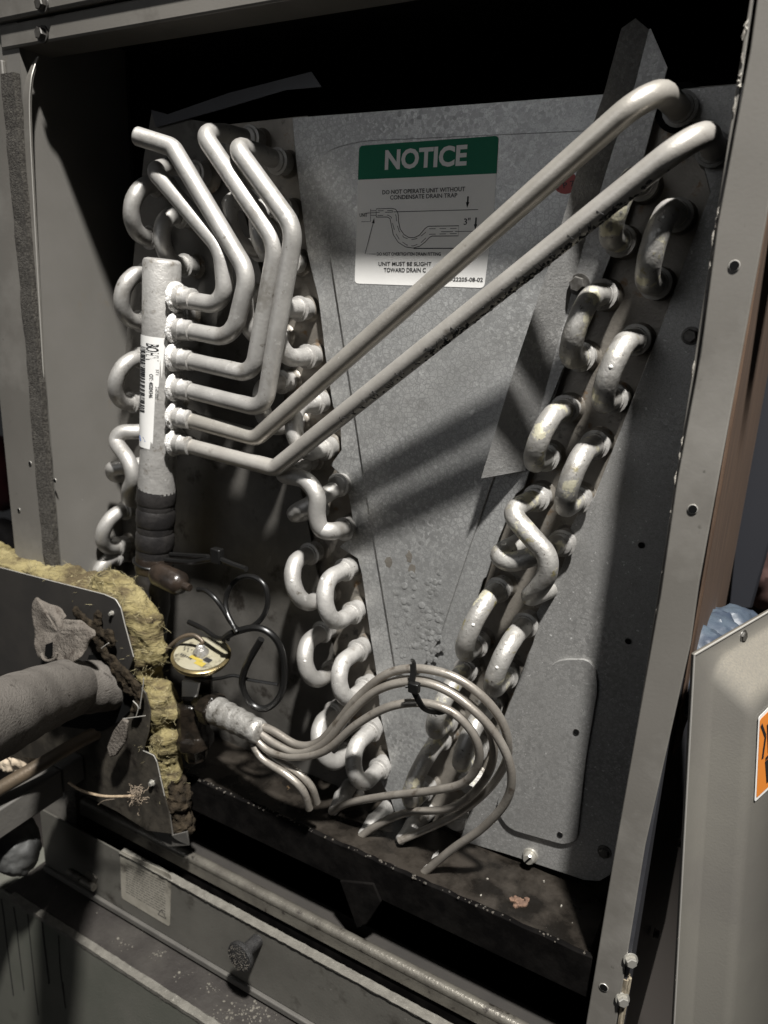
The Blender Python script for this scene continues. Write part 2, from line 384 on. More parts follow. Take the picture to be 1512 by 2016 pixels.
# ------------------------------------------------------------------ cabinet
cab = thing('air_handler_cabinet', 'tall open grey steel cabinet that holds the aluminium coil', 'cabinet', (-.3, .6, CZ - .6))
MB().box((-.597, YF + .002, CZ - .60), (XL, .69, CZ + .26)).build('side_wall', 'paint_in', cab, False)
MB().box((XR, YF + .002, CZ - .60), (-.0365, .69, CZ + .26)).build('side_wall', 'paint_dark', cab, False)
MB().box((XL + .001, .675, CZ - .60), (XR - .001, .685, CZ + .26)).build('back_wall', 'black', cab, False)  # inside surfaces coloured black to stand for the interior's shade
MB().box((XL + .001, YF + .03, CZ + .18), (XR - .001, .674, CZ + .26)).build('shade_ceiling', 'black', cab, False)
MB().box((XL + .001, .50, CZ - .45), (XL + .004, .674, CZ + .179)).build('shade_sheet', 'black', cab, False)
MB().box((XL + .001, YF + .022, CZ - .605), (XR - .001, .674, CZ - .60)).build('base', 'black', cab, False)
# front top rail: a lip below, the main face above it
MB().box((-.558, YF, CZ + .157), (-.02, YF + .03, CZ + .1725)).build('top_rail_lip', 'paint', cab, True, .0015)
MB().box((-.66, YF - .004, CZ + .1735), (.03, YF + .03, CZ + .27)).build('top_rail', 'paint', cab, True, .002)
for px, py, Y in ((86, 68, YF), (86, 10, YF - .004)):
    bolt_head('screw', W(px, py, Y), (0, -1, 0), .0042, .005, 'bolt_dark', cab)
# left corner post: outer flange, felt gasket, inner flange with a curled bright edge
MB().box((-.598, YF - .002, CZ - .60), (-.5555, YF + .0015, CZ + .150)).build('corner_post', 'paint', cab, True, .001)
g = MB(); n = 60
for k in range(n):
    pass
gv = []; gf = []
for k in range(n + 1):
    z = CZ + .14 - k * (.74 / n); j = lambda: random.uniform(-.0006, .0006)
    gv += [(-.5545 + j(), YF + .001, z), (-.5545 + j(), YF - .0045 + j(), z), (-.540 + j(), YF - .0045 + j(), z), (-.540 + j(), YF + .001, z)]
    if k: 
        for i in range(3): gf.append((4 * k - 4 + i, 4 * k - 3 + i, 4 * k + 1 + i, 4 * k + i))
g.add(gv, gf).build('felt_gasket', 'gasket', cab, False)
pts = [W(75, 112, .408), W(66, 135, .404), W(60, 165, .401), W(58, 230, .400), W(66, 400, .400), W(83, 700, .400), W(95, 900, .400), W(107, 1110, .4), W(125, 1400, .4)]
fl = spline(pts, 6); a = MB()
vs = []; fs = []
for i, p in enumerate(fl):
    f = min(1, i / 12); wd = .002 + .0045 * f
    vs += [p + V((-wd, 0, 0)), p + V((-wd, .002, 0)), p + V((0, .002, 0)), p]
    if i:
        for k in range(4): fs.append((4 * i - 4 + k, 4 * i + k, 4 * i + (k + 1) % 4, 4 * i - 4 + (k + 1) % 4))
a.add(vs, fs); ifl = a.build('inner_flange', 'paint', cab, True)
MB().tube([p + V((.0003, 0, 0)) for p in fl], .0005, 6).build('bare_edge', 'edge', ifl)
for px, py in ((38, 1004), (60, 912), (109, 946)):
    hole_disc('screw_hole', W(px, py, YF - .002), .0016, cab)
# right corner post
post = MB()
pol = [(1507, -120), (1476, 100), (1412, 442), (1379, 695), (1332, 948), (1300, 1171), (1208, 1687), (1156, 2000), (1137, 2120), (1195, 2120), (1214, 2009), (1270, 1665), (1360, 1266), (1376, 1150), (1507, 442), (1604, -120)]
post.prism(loopY(pol, YF), (0, .0022, 0))
post.box((-.0405, YF + .0022, CZ - .62), (-.0392, YF + .03, CZ + .27))
post.build('corner_post', 'paint', cab, True, .0011)
MB().box((-.0535, YF + .0028, CZ - .62), (-.0515, YF + .006, CZ + .27)).build('inner_return', 'paint', cab, True, .0006)
fk = MB()
for k in range(34):      # old caulk left along the inner edge
    z = CZ + .2 - .38 * random.random() ** 1.1; p = V((-.0526 + random.uniform(-.0009, .0009), YF + .0022, z))
    h = random.uniform(.002, .009)
    fk.tube([p + V((random.uniform(-.0006, .0006), 0, t * h)) for t in (0, .3, .6, 1)], [.0002, random.uniform(.0004, .0010), random.uniform(.0003, .0009), .0001], 7)
stuff(fk.build('caulk_residue', 'caulk', cab))
hole_disc('screw_hole', W(1446, 523, YF), .0021, cab); hole_disc('screw_hole', W(1364, 1002, YF), .0021, cab)
hole_disc('screw_hole', W(1189, 1943, YF), .0024, cab)
# lower front: inner channel, bright rail
MB().box((XL + .002, YF + .012, CZ - .505), (XR - .008, YF + .03, CZ - .489)).build('inner_channel', 'panel_dark', cab, True, .002)
MB().box((XL + .002, YF + .002, CZ - .60), (XR - .008, YF + .0115, CZ - .497)).build('channel_floor', 'pan', cab, False)
rl = MB(); rl.tube([V((-.59, YF + .004, CZ - .4815)), V((-.0545, YF + .004, CZ - .4815))], .0045, 14)
rl.box((-.59, YF, CZ - .4935), (-.0545, YF + .004, CZ - .4815)); rl.build('lower_rail', 'rail', cab)
for px, py in ((1244, 1889), (1228, 1966)):
    bolt_head('bolt', W(px - 3, py, .4012), (.45, -.88, .1), .0034, .004, 'bolt', cab)
for px, py in ((1287, 1836), (1335, 1660)):
    bolt_head('bolt', WX(px, py, -.0345), (1, 0, 0), .003, .004, 'bolt_dark', cab)
tm = MB()
for k in range(9):
    y0 = YF + .0045 + random.uniform(-.002, .002)
    tm.tube(spline([V((-.0376 - .0012 * t + random.uniform(0, .0022), y0 + random.uniform(-.001, .001), CZ - .402 - t * .18)) for t in (0, .3, .6, 1)], 4), .0014, 6)
tag(tm.build('wood_lath', 'timber_pale'), 'splintered pale wood strip against the outer cabinet side near the bottom', 'wood strip')

# ------------------------------------------------------------------ evaporator coil
coil = thing('evaporator_coil', 'aluminium evaporator coil with bent tubes between grey end plates', 'coil', (-.3, .5, CZ - .4))
Vp = [(575, 232), (583, 322), (605, 500), (627, 590), (640, 700), (655, 800), (669, 826), (672, 886), (650, 916), (677, 940), (688, 985), (698, 1050), (668, 1077), (704, 1100),
      (712, 1131), (728, 1246), (741, 1329), (748, 1404), (769, 1505), (748, 1536), (770, 1575), (790, 1640), (812, 1660), (815, 1580), (823, 1490), (852, 1440), (903, 1300), (952, 1140), (958, 1136),
      (982, 1060), (993, 1033), (1015, 974), (1032, 960), (1110, 727), (1185, 500), (1290, 178)]
MB().prism(loopY(Vp, YP), (0, .0012, 0)).build('end_plate', 'galv', coil, True, .0005)
Rp = [(1398, 380), (1313, 610), (1237, 806), (1170, 978), (1143, 1002), (1122, 1040), (1127, 1057), (1106, 1116), (1066, 1190), (1056, 1206), (1060, 1232), (1019, 1345), (995, 1404), (960, 1500), (930, 1580), (905, 1655)]
Rb = [(1000, 1683), (1150, 1733), (1180, 1735), (1202, 1722), (1218, 1690)]
pl = [W(x, y, YP) for x, y in Rp + Rb] + [V((XR - .001, YP, CZ - .38)), V((XR - .001, YP, W(1440, 165, YP).z)), W(1345, 174, YP)]
rp = MB().prism(pl, (0, .0012, 0)).build('end_plate', 'galv_dull', coil, True, .0005)
# the tube sheets that show in the slots between the plates
SH = YP + .0075
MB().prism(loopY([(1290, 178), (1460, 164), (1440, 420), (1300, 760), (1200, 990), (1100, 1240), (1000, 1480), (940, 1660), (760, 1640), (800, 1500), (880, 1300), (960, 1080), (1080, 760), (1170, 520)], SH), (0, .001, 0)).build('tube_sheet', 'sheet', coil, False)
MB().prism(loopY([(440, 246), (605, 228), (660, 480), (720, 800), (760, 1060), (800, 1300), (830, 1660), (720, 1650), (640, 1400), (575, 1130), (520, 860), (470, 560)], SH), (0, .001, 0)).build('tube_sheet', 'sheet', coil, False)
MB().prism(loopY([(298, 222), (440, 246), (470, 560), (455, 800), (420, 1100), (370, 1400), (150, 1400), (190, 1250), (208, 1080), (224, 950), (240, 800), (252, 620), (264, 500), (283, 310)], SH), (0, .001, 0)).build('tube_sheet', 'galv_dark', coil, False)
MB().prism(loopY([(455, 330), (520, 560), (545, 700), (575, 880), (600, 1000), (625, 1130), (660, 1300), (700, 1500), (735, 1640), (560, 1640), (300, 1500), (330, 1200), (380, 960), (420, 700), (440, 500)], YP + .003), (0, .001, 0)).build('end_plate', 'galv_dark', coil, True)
# pressed panels in the plates
e1 = rounded([(627, 300), (646, 480), (676, 673), (698, 816), (725, 1000), (752, 1160), (780, 1330), (822, 1330), (860, 1270), (930, 1060), (1000, 860), (1075, 640), (1150, 420), (1190, 255), (706, 277)], 36)
MB().prism(loopY(e1, YP - .0020), (0, .0022, 0)).build('pressed_panel', 'galv', coil, True, .0017)
e2 = rounded([(1085, 1300), (1165, 1298), (1178, 1350), (1152, 1500), (1136, 1655), (1110, 1663), (1000, 1632), (975, 1590), (1009, 1497), (1062, 1365)], 34)
MB().prism(loopY(e2, YP - .0026), (0, .0028, 0)).build('pressed_panel', 'galv_dull', coil, True, .0022)
bolt_head('screw', W(1045, 1683, YP), (0, -1, 0), .0042, .0065, 'bolt', coil, True)
bolt_head('screw', W(1190, 1676, YP), (0, -1, 0), .0036, .004, 'bolt_dark', coil)
bolt_head('screw', W(1360, 661, YP), (0, -1, 0), .0038, .005, 'bolt_dark', coil)
for px, py in ((1263, 1073), (1237, 1262), (1135, 1440), (1103, 1642)):
    hole_disc('screw_hole', W(px, py, YP - (.0026 if px < 1200 else 0)), .0018, coil, rim='bolt_dark')
# folded sheet strip in front of the plate, upper right
fold = [(1278, 58), (1250, 167), (1205, 300), (1150, 480), (1095, 690), (1031, 927)]
left = [(1245, 38), (1190, 180), (1139, 327), (1085, 510), (1010, 735), (947, 942)]
lY = [.452, .449, .446, .444, .443, .442]
Lp = [W(x, y, Y) for (x, y), Y in zip(left, lY)]; Fp = [W(x, y, YP - .002) for x, y in fold]
Lp[0] = W(1223, 56, .452); tip = W(1251, 36, .456)
bk = MB(); vs = []; fs = []
for a, b in zip(Lp, Fp): vs += [a, b, a + V((.0005, .0012, 0)), b + V((0, .0012, 0))]
for i in range(len(Fp) - 1):
    o = 4 * i; fs += [(o, o + 4, o + 5, o + 1), (o + 2, o + 3, o + 7, o + 6), (o, o + 2, o + 6, o + 4)]
o = 4 * (len(Fp) - 1); fs += [(o, o + 1, o + 3, o + 2)]
vs.append(tip); fs.append((0, 1, len(vs) - 1)); bk.add(vs, fs)
rt = [(1281, 56), (1314, 133), (1304, 172), (1262, 330), (1215, 470), (1150, 640), (1106, 731), (1060, 850), (1034, 927)]
bk.prism(loopY(fold + rt[::-1], YP - .002), (0, .0012, 0))
bk.build('folded_strip', 'bracket', coil, True, 0, 20)
bolt_head('screw', W(1140, 560, YP - .002), (0, -1, 0), .0047, .006, 'bolt_dark', coil)
MB().prism(loopY([(297, 216), (307, 251), (440, 214), (563, 177), (633, 171), (613, 141), (450, 183), (330, 225)], .468), (0, .001, 0)).build('top_flange', 'paint_dark', coil, False)
wb = MB()
for k in range(130):
    px, py = random.gauss(840, 46), random.triangular(1110, 1320, 1270)
    if not (778 < px < 872): continue
    q = random.uniform(.0012, .0030)
    wb.lathe(W(px, py, YP - .0021), (random.uniform(-.1, .1), -1, random.uniform(-.1, .1)), [(0, q), (q * .035, q * .85), (q * .055, q * .45), (q * .06, .00005)], 10)
stuff(wb.build('water_beads', 'galv', coil))
for cx, cy in ((765, 1108), (806, 1096), (812, 1120)):
    MB().prism([W(cx + random.uniform(4, 9) * math.cos(a), cy + random.uniform(8, 15) * math.sin(a), YP - .00205) for a in [2 * math.pi * k / 11 for k in range(11)]], (0, -.00006, 0)).build('smudge', 'sheet', coil, False)
# small red inspection sticker partly behind the strip
rs = MB().prism([W(1112 + 24 * math.cos(a), 358 + 24 * math.sin(a), YP - .0022) for a in [2 * math.pi * k / 20 for k in range(20)]], (0, .0002, 0)).build('round_sticker', 'red', coil, False)
t = MB(); text3(t, '1 P 7', W(1098, 374, YP - .00235), W(1132, 366, YP - .00235), W(1096, 363, YP - .00235), .01).build('lettering', 'ink', rs, False)

# ---- return bends
RT = .0064
def collar(P, d, par, m='alu_rough'):
    d = V(d)
    MB().lathe(P, d, [(-.004, RT * 1.24), (.0045, RT * 1.22), (.0078, RT * 1.22), (.0084, RT * 1.40), (.0102, RT * 1.42), (.0108, RT * 1.14), (.0120, RT * 1.12), (.0126, RT * 1.0)], 18).build('collar', m, par)
    MB().lathe(P, d, [(-.0055, RT * 1.9), (-.0035, RT * 1.5), (-.001, RT * 1.32), (.0005, RT * 1.26)], 18).build('hole_flange', 'sheet', par)
def bend(a, b, m='alu', prot=.0365, coll=True, drops=0):
    P = W(*a, YP + .004); Q = W(*b, YP + .004); r = (Q - P).length / 2; c0 = (P + Q) / 2
    y = V((0, -1, 0)); u = (P - Q).normalized(); s = max(.006, prot + .004 - r * .92)
    pts = [P + y * (-.006), P + y * (s * .5)]
    for k in range(19):
        t = math.pi * k / 18
        pts.append(c0 + y * s + u * r * math.cos(t) + y * r * .92 * math.sin(t))
    pts += [Q + y * (s * .5), Q + y * (-.006)]
    rr = [RT * (1 + .012 * math.sin(i * 1.7 + a[0])) for i in range(len(pts))]
    o = MB().tube(pts, rr, 18).build('return_bend', m, coil)
    if coll: collar(P, y, o); collar(Q, y, o)
    for k in range(drops):
        i = random.randint(4, 12); p = pts[i]; nn = (V((random.uniform(-.3, .6), -.7, random.uniform(.0, .9)))).normalized()
        q = p + nn * RT * .93
        MB().lathe(q, nn, [(0, .0013), (.0004, .0012), (.0008, .0008), (.0010, .0002)], 10).build('water_bead', 'water', o)
    return o
# first row from the left
for a, b in (((325, 368), (312, 470)), ((303, 540), (292, 632)), ((292, 704), (276, 790)), ((262, 1000), (248, 1070)), ((244, 1090), (236, 1160))):
    bend(a, b, 'alu', .0265)
for a, b in (((372, 428), (380, 524)), ((372, 617), (362, 705)), ((352, 780), (338, 862))):
    bend(a, b, 'alu', .0265)
o = MB().tube(spline([W(300, 845, YP), W(272, 850, .447), W(240, 852, .438), W(230, 872, .434), (W(252, 905, .430)), W(262, 940, .430), W(254, 968, .434), W(258, 985, .447), W(290, 985, YP)], 6), RT, 16).build('crossover_tube', 'alu', coil)
o = MB().tube(spline([W(320, 905, YP), W(270, 915, .450), W(232, 921, .441), W(222, 924, .442), W(228, 936, .448), W(262, 930, YP)], 6), RT, 16).build('crossover_tube', 'alu', coil)
def sh(p, d=(-13, 4)): return (p[0] + d[0], p[1] + d[1])
# second row (left column then right column)
for a, b in (((515, 400), (530, 490)), ((545, 575), (558, 660)), ((572, 748), (588, 830)), ((626, 1082), (650, 1165)), ((650, 1234), (668, 1310)), ((672, 1390), (700, 1468))):
    bend(sh(a, (-3, 2)), sh(b, (-3, 2)), 'alu', .034, drops=1)
for a, b in (((585, 412), (601, 512)), ((617, 604), (632, 697)), ((648, 786), (664, 875)), ((704, 1111), (719, 1195)), ((730, 1268), (744, 1340)), ((755, 1424), (771, 1498))):
    bend(sh(a), sh(b), 'alu_rough', drops=2)
o = MB().tube(spline([W(612, 905, YP + .004), W(590, 915, .447), W(566, 926, .437), W(562, 935, .433), W(600, 945, .430), (W(623, 975, .429)), W(624, 1015, .429), W(632, 1040, .431), W(655, 1046, .437), W(690, 1036, YP + .004)], 6), RT, 16).build('crossover_tube', 'alu', coil)
collar(W(690, 1036, YP + .004), (0, -1, 0), o); collar(W(612, 905, YP + .004), (0, -1, 0), o)
o = MB().tube(spline([W(680, 950, YP + .004), W(640, 975, .448), W(606, 996, .439), W(590, 1004, .439), W(584, 1012, .444), W(640, 1000, YP + .004)], 6), RT, 16).build('crossover_tube', 'alu', coil)
collar(W(680, 950, YP + .004), (0, -1, 0), o)
# third row
for a, b in (((1285, 364), (1243, 474)), ((1208, 578), (1166, 698)), ((1135, 800), (1098, 893)), ((1005, 1150), (962, 1258)), ((942, 1306), (905, 1405)), ((893, 1440), (858, 1540))):
    bend(sh(a, (-15, 3)), sh(b, (-15, 3)), 'alu_corr', drops=1)
for a, b in (((1352, 424), (1312, 556)), ((1272, 665), (1229, 779)), ((1194, 868), (1158, 975)), ((1058, 1218), (1020, 1318)), ((990, 1375), (962, 1460))):
    bend(sh(a, (-15, 3)), sh(b, (-15, 3)), 'alu_corr', .040, drops=2)
for a in ((934, 1530), (905, 1600)):
    o = MB().tube([W(*a, YP + .004), W(*a, .448)], RT * 1.05, 16).build('tube_stub', 'alu_corr', coil); collar(W(*a, YP + .004), (0, -1, 0), o)
o = MB().tube(spline([W(1065, 975, YP + .004), W(1040, 988, .450), W(1018, 1000, .438), W(1014, 1018, .432), W(1042, 1052, .429), W(1074, 1090, .428), W(1078, 1124, .429), W(1062, 1155, .432), W(1046, 1172, .438), W(1052, 1172, .448), W(1085, 1158, YP + .004)], 6), RT, 18).build('crossover_tube', 'alu_corr', coil)
collar(W(1065, 975, YP + .004), (0, -1, 0), o)
o = MB().tube(spline([W(1050, 1052, YP + .004), W(1010, 1075, .450), W(992, 1084, .442), W(985, 1096, .438), W(1005, 1106, .436), W(1040, 1098, .438), W(1080, 1080, .446), W(1115, 1062, YP + .004)], 6), RT, 18).build('crossover_tube', 'alu_corr', coil)
collar(W(1115, 1062, YP + .004), (0, -1, 0), o)

# ---- suction header with its six feeder tubes
YH = .418
HA, HB, HC = W(319, 517, YH), W(313, 860, YH), W(309, 965, YH)
RH = .0136
d = (HC - HA).normalized()
hd = MB().tube([HA - d * .0025, HA - d * .0018, HA, HA + (HB - HA) * .5, HB, HB + (HC - HB) * .3, HC], [RH * .8, RH * .93, RH, RH, RH, RH * 1.02, RH * 1.1], 28).build('header_pipe', 'alu_rough', coil)
TR = .0062
def feeder(name_pts, rads, m, ends=None):
    return MB().tube(fillet(name_pts, rads), TR, 18).build('feeder_tube', m, coil)
def stubhole(px, py, m='alu_rough'): return W(px, py, YP + .004)
h1 = W(402, 345, YP); h3 = W(508, 278, YP + .004); h4 = W(562, 322, YP + .004)
T = {}
T[1] = feeder([W(322, 583, YH), W(446, 604, YH), W(436, 490, YH), W(303, 336, YH + .004), W(338, 326, .444), W(395, 340, YP + .004)], [.0135, .022, .008, .009], 'alu')
T[2] = feeder([W(322, 641, YH), W(458, 668, YH), W(489, 540, YH), W(340, 290, YH), W(270, 268, YH - .008)], [.019, .02, .009], 'alu')
T[3] = feeder([W(322, 698, YH), W(498, 738, YH), W(545, 480, YH), W(398, 262, YH), W(440, 262, .437), W(508, 279, YP + .004)], [.014, .02, .0095, .014], 'alu')
T[4] = feeder([W(322, 756, YH), W(520, 806, YH), W(580, 450, YH), W(460, 285, YH), W(505, 300, .440), W(562, 322, YP + .004)], [.014, .02, .0095, .014], 'alu')
T[5] = feeder([W(322, 812, YH), W(505, 862, YH + .004), W(1290, 168, .403), W(1345, 222, YP + .004)], [.012, .020], 'alu_run')
T[6] = feeder([W(322, 864, YH), W(542, 922, YH + .004), W(1385, 250, .402), W(1408, 300, YP + .004)], [.010, .020], 'alu_smear')
MB().lathe(W(270, 268, YH - .008), W(270, 268, YH - .008) - W(340, 290, YH), [(-.0005, TR * 1.01), (.001, TR * .9), (.0022, TR * .55), (.0026, 0)], 18).build('closed_tip', 'alu', T[2])
for k, (py, x2) in enumerate(((583, 400), (641, 400), (698, 400), (756, 400), (812, 400), (864, 400))):
    A = W(322, py, YH); dd = (W(420, py + (98 * (.10, .18, .22, .25, .27, .265)[k]), YH) - A).normalized()
    MB().lathe(A, dd, [(RH - .0005, TR * 1.32), (RH + .0055, TR * 1.28), (RH + .0068, TR * 1.36), (RH + .0080, TR * 1.22), (RH + .0150, TR * 1.2), (RH + .0156, TR * 1.0)], 18).build('socket', 'alu_rough', T[k + 1])
    b = MB()
    for q in range(3):
        n_ = 22; v0 = dd.orthogonal().normalized(); v1 = dd.cross(v0)
        ring = [A + dd * (RH * (.93 + .05 * q) + random.uniform(-.0004, .0006)) + (v0 * math.cos(a) + v1 * math.sin(a)) * TR * (1.62 - .13 * q + random.uniform(-.06, .06)) for a in [2 * math.pi * i / n_ for i in range(n_ + 1)]]
        b.tube(ring, [random.uniform(.0009, .0016) for _ in ring], 7, False)
    b.build('weld_bead', 'braze', T[k + 1])
collar(h1, (0, -1, 0), T[1]); collar(h3, (0, -1, 0), T[3]); collar(h4, (0, -1, 0), T[4])
collar(W(1345, 222, YP + .004), (0, -1, 0), T[5], 'galv_dull'); collar(W(1408, 300, YP + .004), (0, -1, 0), T[6], 'galv_dull')
for tt, (px, py) in ((5, (1352, 205)),):
    MB().lathe(W(1338, 212, YP + .001), (0, -1, 0), [(0, 0), (.0001, .0125), (.0003, .0125), (.0004, 0)], 24).build('punched_hole', 'void', T[5])
# black scuffs on the lower long tube
A, B = W(542, 922, YH + .004), W(1385, 250, .402); sm = MB(); ax = (B - A).normalized()
dn = (V((0, 0, -1)) - ax * V((0, 0, -1)).dot(ax)).normalized(); fr = ax.cross(dn).normalized()
if fr.y > 0: fr = -fr
for k in range(270):
    t = random.choice((random.triangular(.30, .98, .70), random.gauss(.52, .05), random.gauss(.70, .04), random.gauss(.84, .03))); rad_ = TR * 1.0; th = random.gauss(16, 14)
    th = R(th); nn = dn * math.cos(th) + fr * math.sin(th); p = A + ax * ((B - A).length * t) + nn * TR
    s_ = random.uniform(.0008, .0034); p = p - nn * s_ * .30
    sm.tube([p - ax * s_ + nn * .0001, p + fr * random.uniform(-.0006, .0006), p + ax * s_ * random.uniform(.3, 1)], [s_ * .15, s_ * .46, s_ * .12], 5)
for k in range(46):
    t = random.uniform(.2, .85); th = R(random.uniform(15, 45)); nn = dn * math.cos(th) + fr * math.sin(th); p = A + ax * ((B - A).length * t) + nn * TR
    q = p + (fr * .003 - dn * .0025) * random.uniform(.3, 1.2) + ax * random.uniform(-.002, .002)
    q = q - (q - A - ax * (q - A).dot(ax)); q = A + ax * (p - A).dot(ax) + ax * random.uniform(-.003, .003) + (dn * math.cos(th + .6) + fr * math.sin(th + .6)) * TR
    sm.tube([p, (p + q) / 2 + nn * .0003, q], [.0004, .0003, .00012], 5)
stuff(sm.build('black_residue', 'soot', T[6]))

# ---- header sticker, wrapped round the pipe
axd = (HC - HA).normalized(); tocam = (V((0, 0, CZ)) - HB); tocam = (tocam - axd * tocam.dot(axd)).normalized(); side = axd.cross(tocam).normalized()
if side.x < 0: side = -side
def onh(py, deg, off=.0003):
    L_ = (HC - HA).length; t = (py - 517) / (965 - 517)
    rr = RH + off
    return HA + axd * (L_ * t) + (tocam * math.cos(R(deg)) + side * math.sin(R(deg))) * rr
def hpatch(mb, y0, y1, d0, d1, off, nd=12):
    vs = []; fs = []
    for i in range(nd + 1):
        dg = d0 + (d1 - d0) * i / nd
        vs += [onh(y0, dg, off), onh(y1, dg, off)]
        if i: fs.append((2 * i - 2, 2 * i - 1, 2 * i + 1, 2 * i))
    return mb.add(vs, fs)
lab = MB(); rows = [(651, 12), (654, 18), (658, 21), (665, 22), (860, 22), (867, 20), (870, 14)]
vs = []; fs = []
for j, (py, dm) in enumerate(rows):
    for i in range(15): vs.append(onh(py, -86 + (dm + 86) * i / 14, .00035))
    if j:
        for i in range(14): fs.append((15 * j - 15 + i, 15 * j - 14 + i, 15 * j + 1 + i, 15 * j + i))
hs = lab.add(vs, fs).build('barcode_sticker', 'paper', hd)
def htext(txt, y0, y1, d0, d1, bold=0.0):
    g_, fs = glyphs(txt, bold); mb = MB()
    mb.add([onh(y0 + (y1 - y0) * a, d0 + (d1 - d0) * b, .00055) for a, b in g_], fs); return mb
htext('BOHN', 664, 695, -45, -3, .008).build('lettering', 'ink', hs, False)
htext('OT: 40204346', 721, 767, -31, -18, .01).build('lettering', 'ink', hs, False)
htext('2-69-0061', 744, 768, -11, -2).build('lettering', 'ink', hs, False)
htext('ST1', 711, 721, -11, -2).build('lettering', 'ink', hs, False)
bc = MB(); y = 672.0
while y < 798:
    h = random.choice((.8, 1.2, 2.0, 2.8)); hpatch(bc, y, y + h, -84, -46, .00055, 5); y += h + random.choice((1.0, 1.4, 2.2, 3.0))
bc.build('barcode', 'ink', hs, False)
bl = MB(); bl.add([onh(848, -75, .0006), onh(848, -50, .0006), onh(856, -40, .0006), onh(858, -68, .0006)], [(0, 1, 2, 3)]); bl.build('blue_mark', 'blue', hs, False)

# ---- notice sticker on the middle plate
YN = YP - .0020 - .0002
def z3(x, y): return (680 + x / 4.725, 250 + y / 4.725)
ol = rounded([(707, 287), (982, 267), (972, 420), (953, 567), (698, 558), (703, 420)], 9, 6)
nt = MB().prism(loopY(ol, YN), (0, .00018, 0)).build('notice_sticker', 'paper', coil, False)
YN2 = YN - .0001
gr = rounded([(707, 287), (982, 267)], 9)
top = [p for p in ol if p[1] < 300 and p[1] < 352]
gl = []
for p in ol:
    if p[1] <= 300: gl.append(p)
gl = sorted(gl, key=lambda p: p[0])
gl = gl + [(977.5, 341.5), (704.6, 354)]
MB().prism(loopY(gl, YN2), (0, .00005, 0)).build('green_band', 'green', nt, False)
YT = YN2 - .0001
def lab_text(txt, bl_, br_, tl_, bold=0.0, m='ink', mb=None):
    b_ = MB(); text3(b_, txt, W(*z3(*bl_), YT), W(*z3(*br_), YT), W(*z3(*tl_), YT), bold)
    return b_.build('lettering', m, nt, False)
lab_text('NOTICE', (365, 402), (1125, 360), (372, 214), .035, 'white')
lab_text('DO NOT OPERATE UNIT WITHOUT', (343, 628), (1114, 597), (343, 588), .016)
lab_text('CONDENSATE DRAIN TRAP', (415, 676), (1040, 655), (415, 636), .016)
lab_text('UNIT', (132, 838), (205, 835), (132, 803), .016)
lab_text('3"', (1100, 912), (1162, 906), (1102, 850), .012)
lab_text('DO NOT OVERTIGHTEN DRAIN FITTING', (292, 1197), (887, 1198), (292, 1166), .022)
lab_text('UNIT MUST BE SLIGHT', (308, 1291), (800, 1292), (308, 1255), .016)
lab_text('TOWARD DRAIN C', (357, 1350), (748, 1352), (357, 1310), .016)
lab_text('N.', (1004, 1354), (1042, 1356), (1004, 1320), .016)
lab_text('92-22205-08-02', (930, 1433), (1278, 1440), (932, 1396), .016)
dr = MB()
def dl(pts, wpx=1.0, dash=None):
    P = [W(*z3(*p), YT) for p in pts]; wd = wpx * .463 / 1390
    if not dash: dr.ribbon(P, wd, (0, -1, 0), .00004); return
    L_ = 0; on = True; seg = [P[0]]; on_, off_ = dash
    acc = 0.0
    for a_, b_ in zip(P, P[1:]):
        n_ = max(1, int((b_ - a_).length / .0004))
        for k in range(n_):
            q = a_ + (b_ - a_) * ((k + 1) / n_); acc += (b_ - a_).length / n_
            if on: seg.append(q)
            if acc > (on_ if on else off_):
                if on and len(seg) > 1: dr.ribbon(seg, wd, (0, -1, 0), .00004)
                on = not on; acc = 0; seg = [q]
dl([(235, 762), (233, 880), (148, 882)]); dl([(235, 780), (285, 779)]); dl([(235, 822), (285, 821)]); dl([(190, 802), (320, 794)])
dl([(287, 838), (287, 762), (430, 757), (465, 765), (484, 788), (492, 820), (494, 880), (510, 950), (545, 1000), (590, 1028), (640, 1030), (690, 1005), (740, 945), (770, 924), (1055, 919), (1050, 1013), (805, 1015), (780, 1028), (740, 1072), (690, 1110), (630, 1126), (560, 1116), (490, 1072), (445, 1000), (425, 900), (415, 852), (390, 838), (287, 838)], 1.3)
D = (.0042, .0026)
dl([(300, 780), (430, 777), (462, 795), (472, 830), (476, 890), (498, 965), (545, 1028), (610, 1050), (680, 1035), (740, 985), (780, 947), (1040, 943)], 1.0, D)
dl([(300, 823), (398, 820), (428, 840), (440, 900), (460, 975), (505, 1052), (570, 1098), (630, 1107), (700, 1080), (745, 1036), (785, 998), (1040, 991)], 1.0, D)
dl([(450, 790), (1235, 768)], 1.1); dl([(370, 794), (440, 792)], 1.0); dl([(890, 974), (1000, 973)], 1.0); dl([(1020, 972), (1240, 970)], 1.0); dl([(635, 1130), (1280, 1128)], 1.8)
dl([(262, 880), (183, 1180), (283, 1182)], 1.2); dl([(1141, 645), (1136, 720)], 3.0); dl([(1216, 842), (1210, 915)], 3.0); dl([(1184, 1180), (1182, 1240)], 2.4)
for tri in (((268, 848), (245, 895), (272, 897)), ((1132, 752), (1121, 700), (1153, 700)), ((1208, 960), (1195, 905), (1226, 905))):
    dr.prism([W(*z3(*p), YT) for p in tri], (0, -.00004, 0))
dr.build('trap_drawing', 'ink', nt, False)

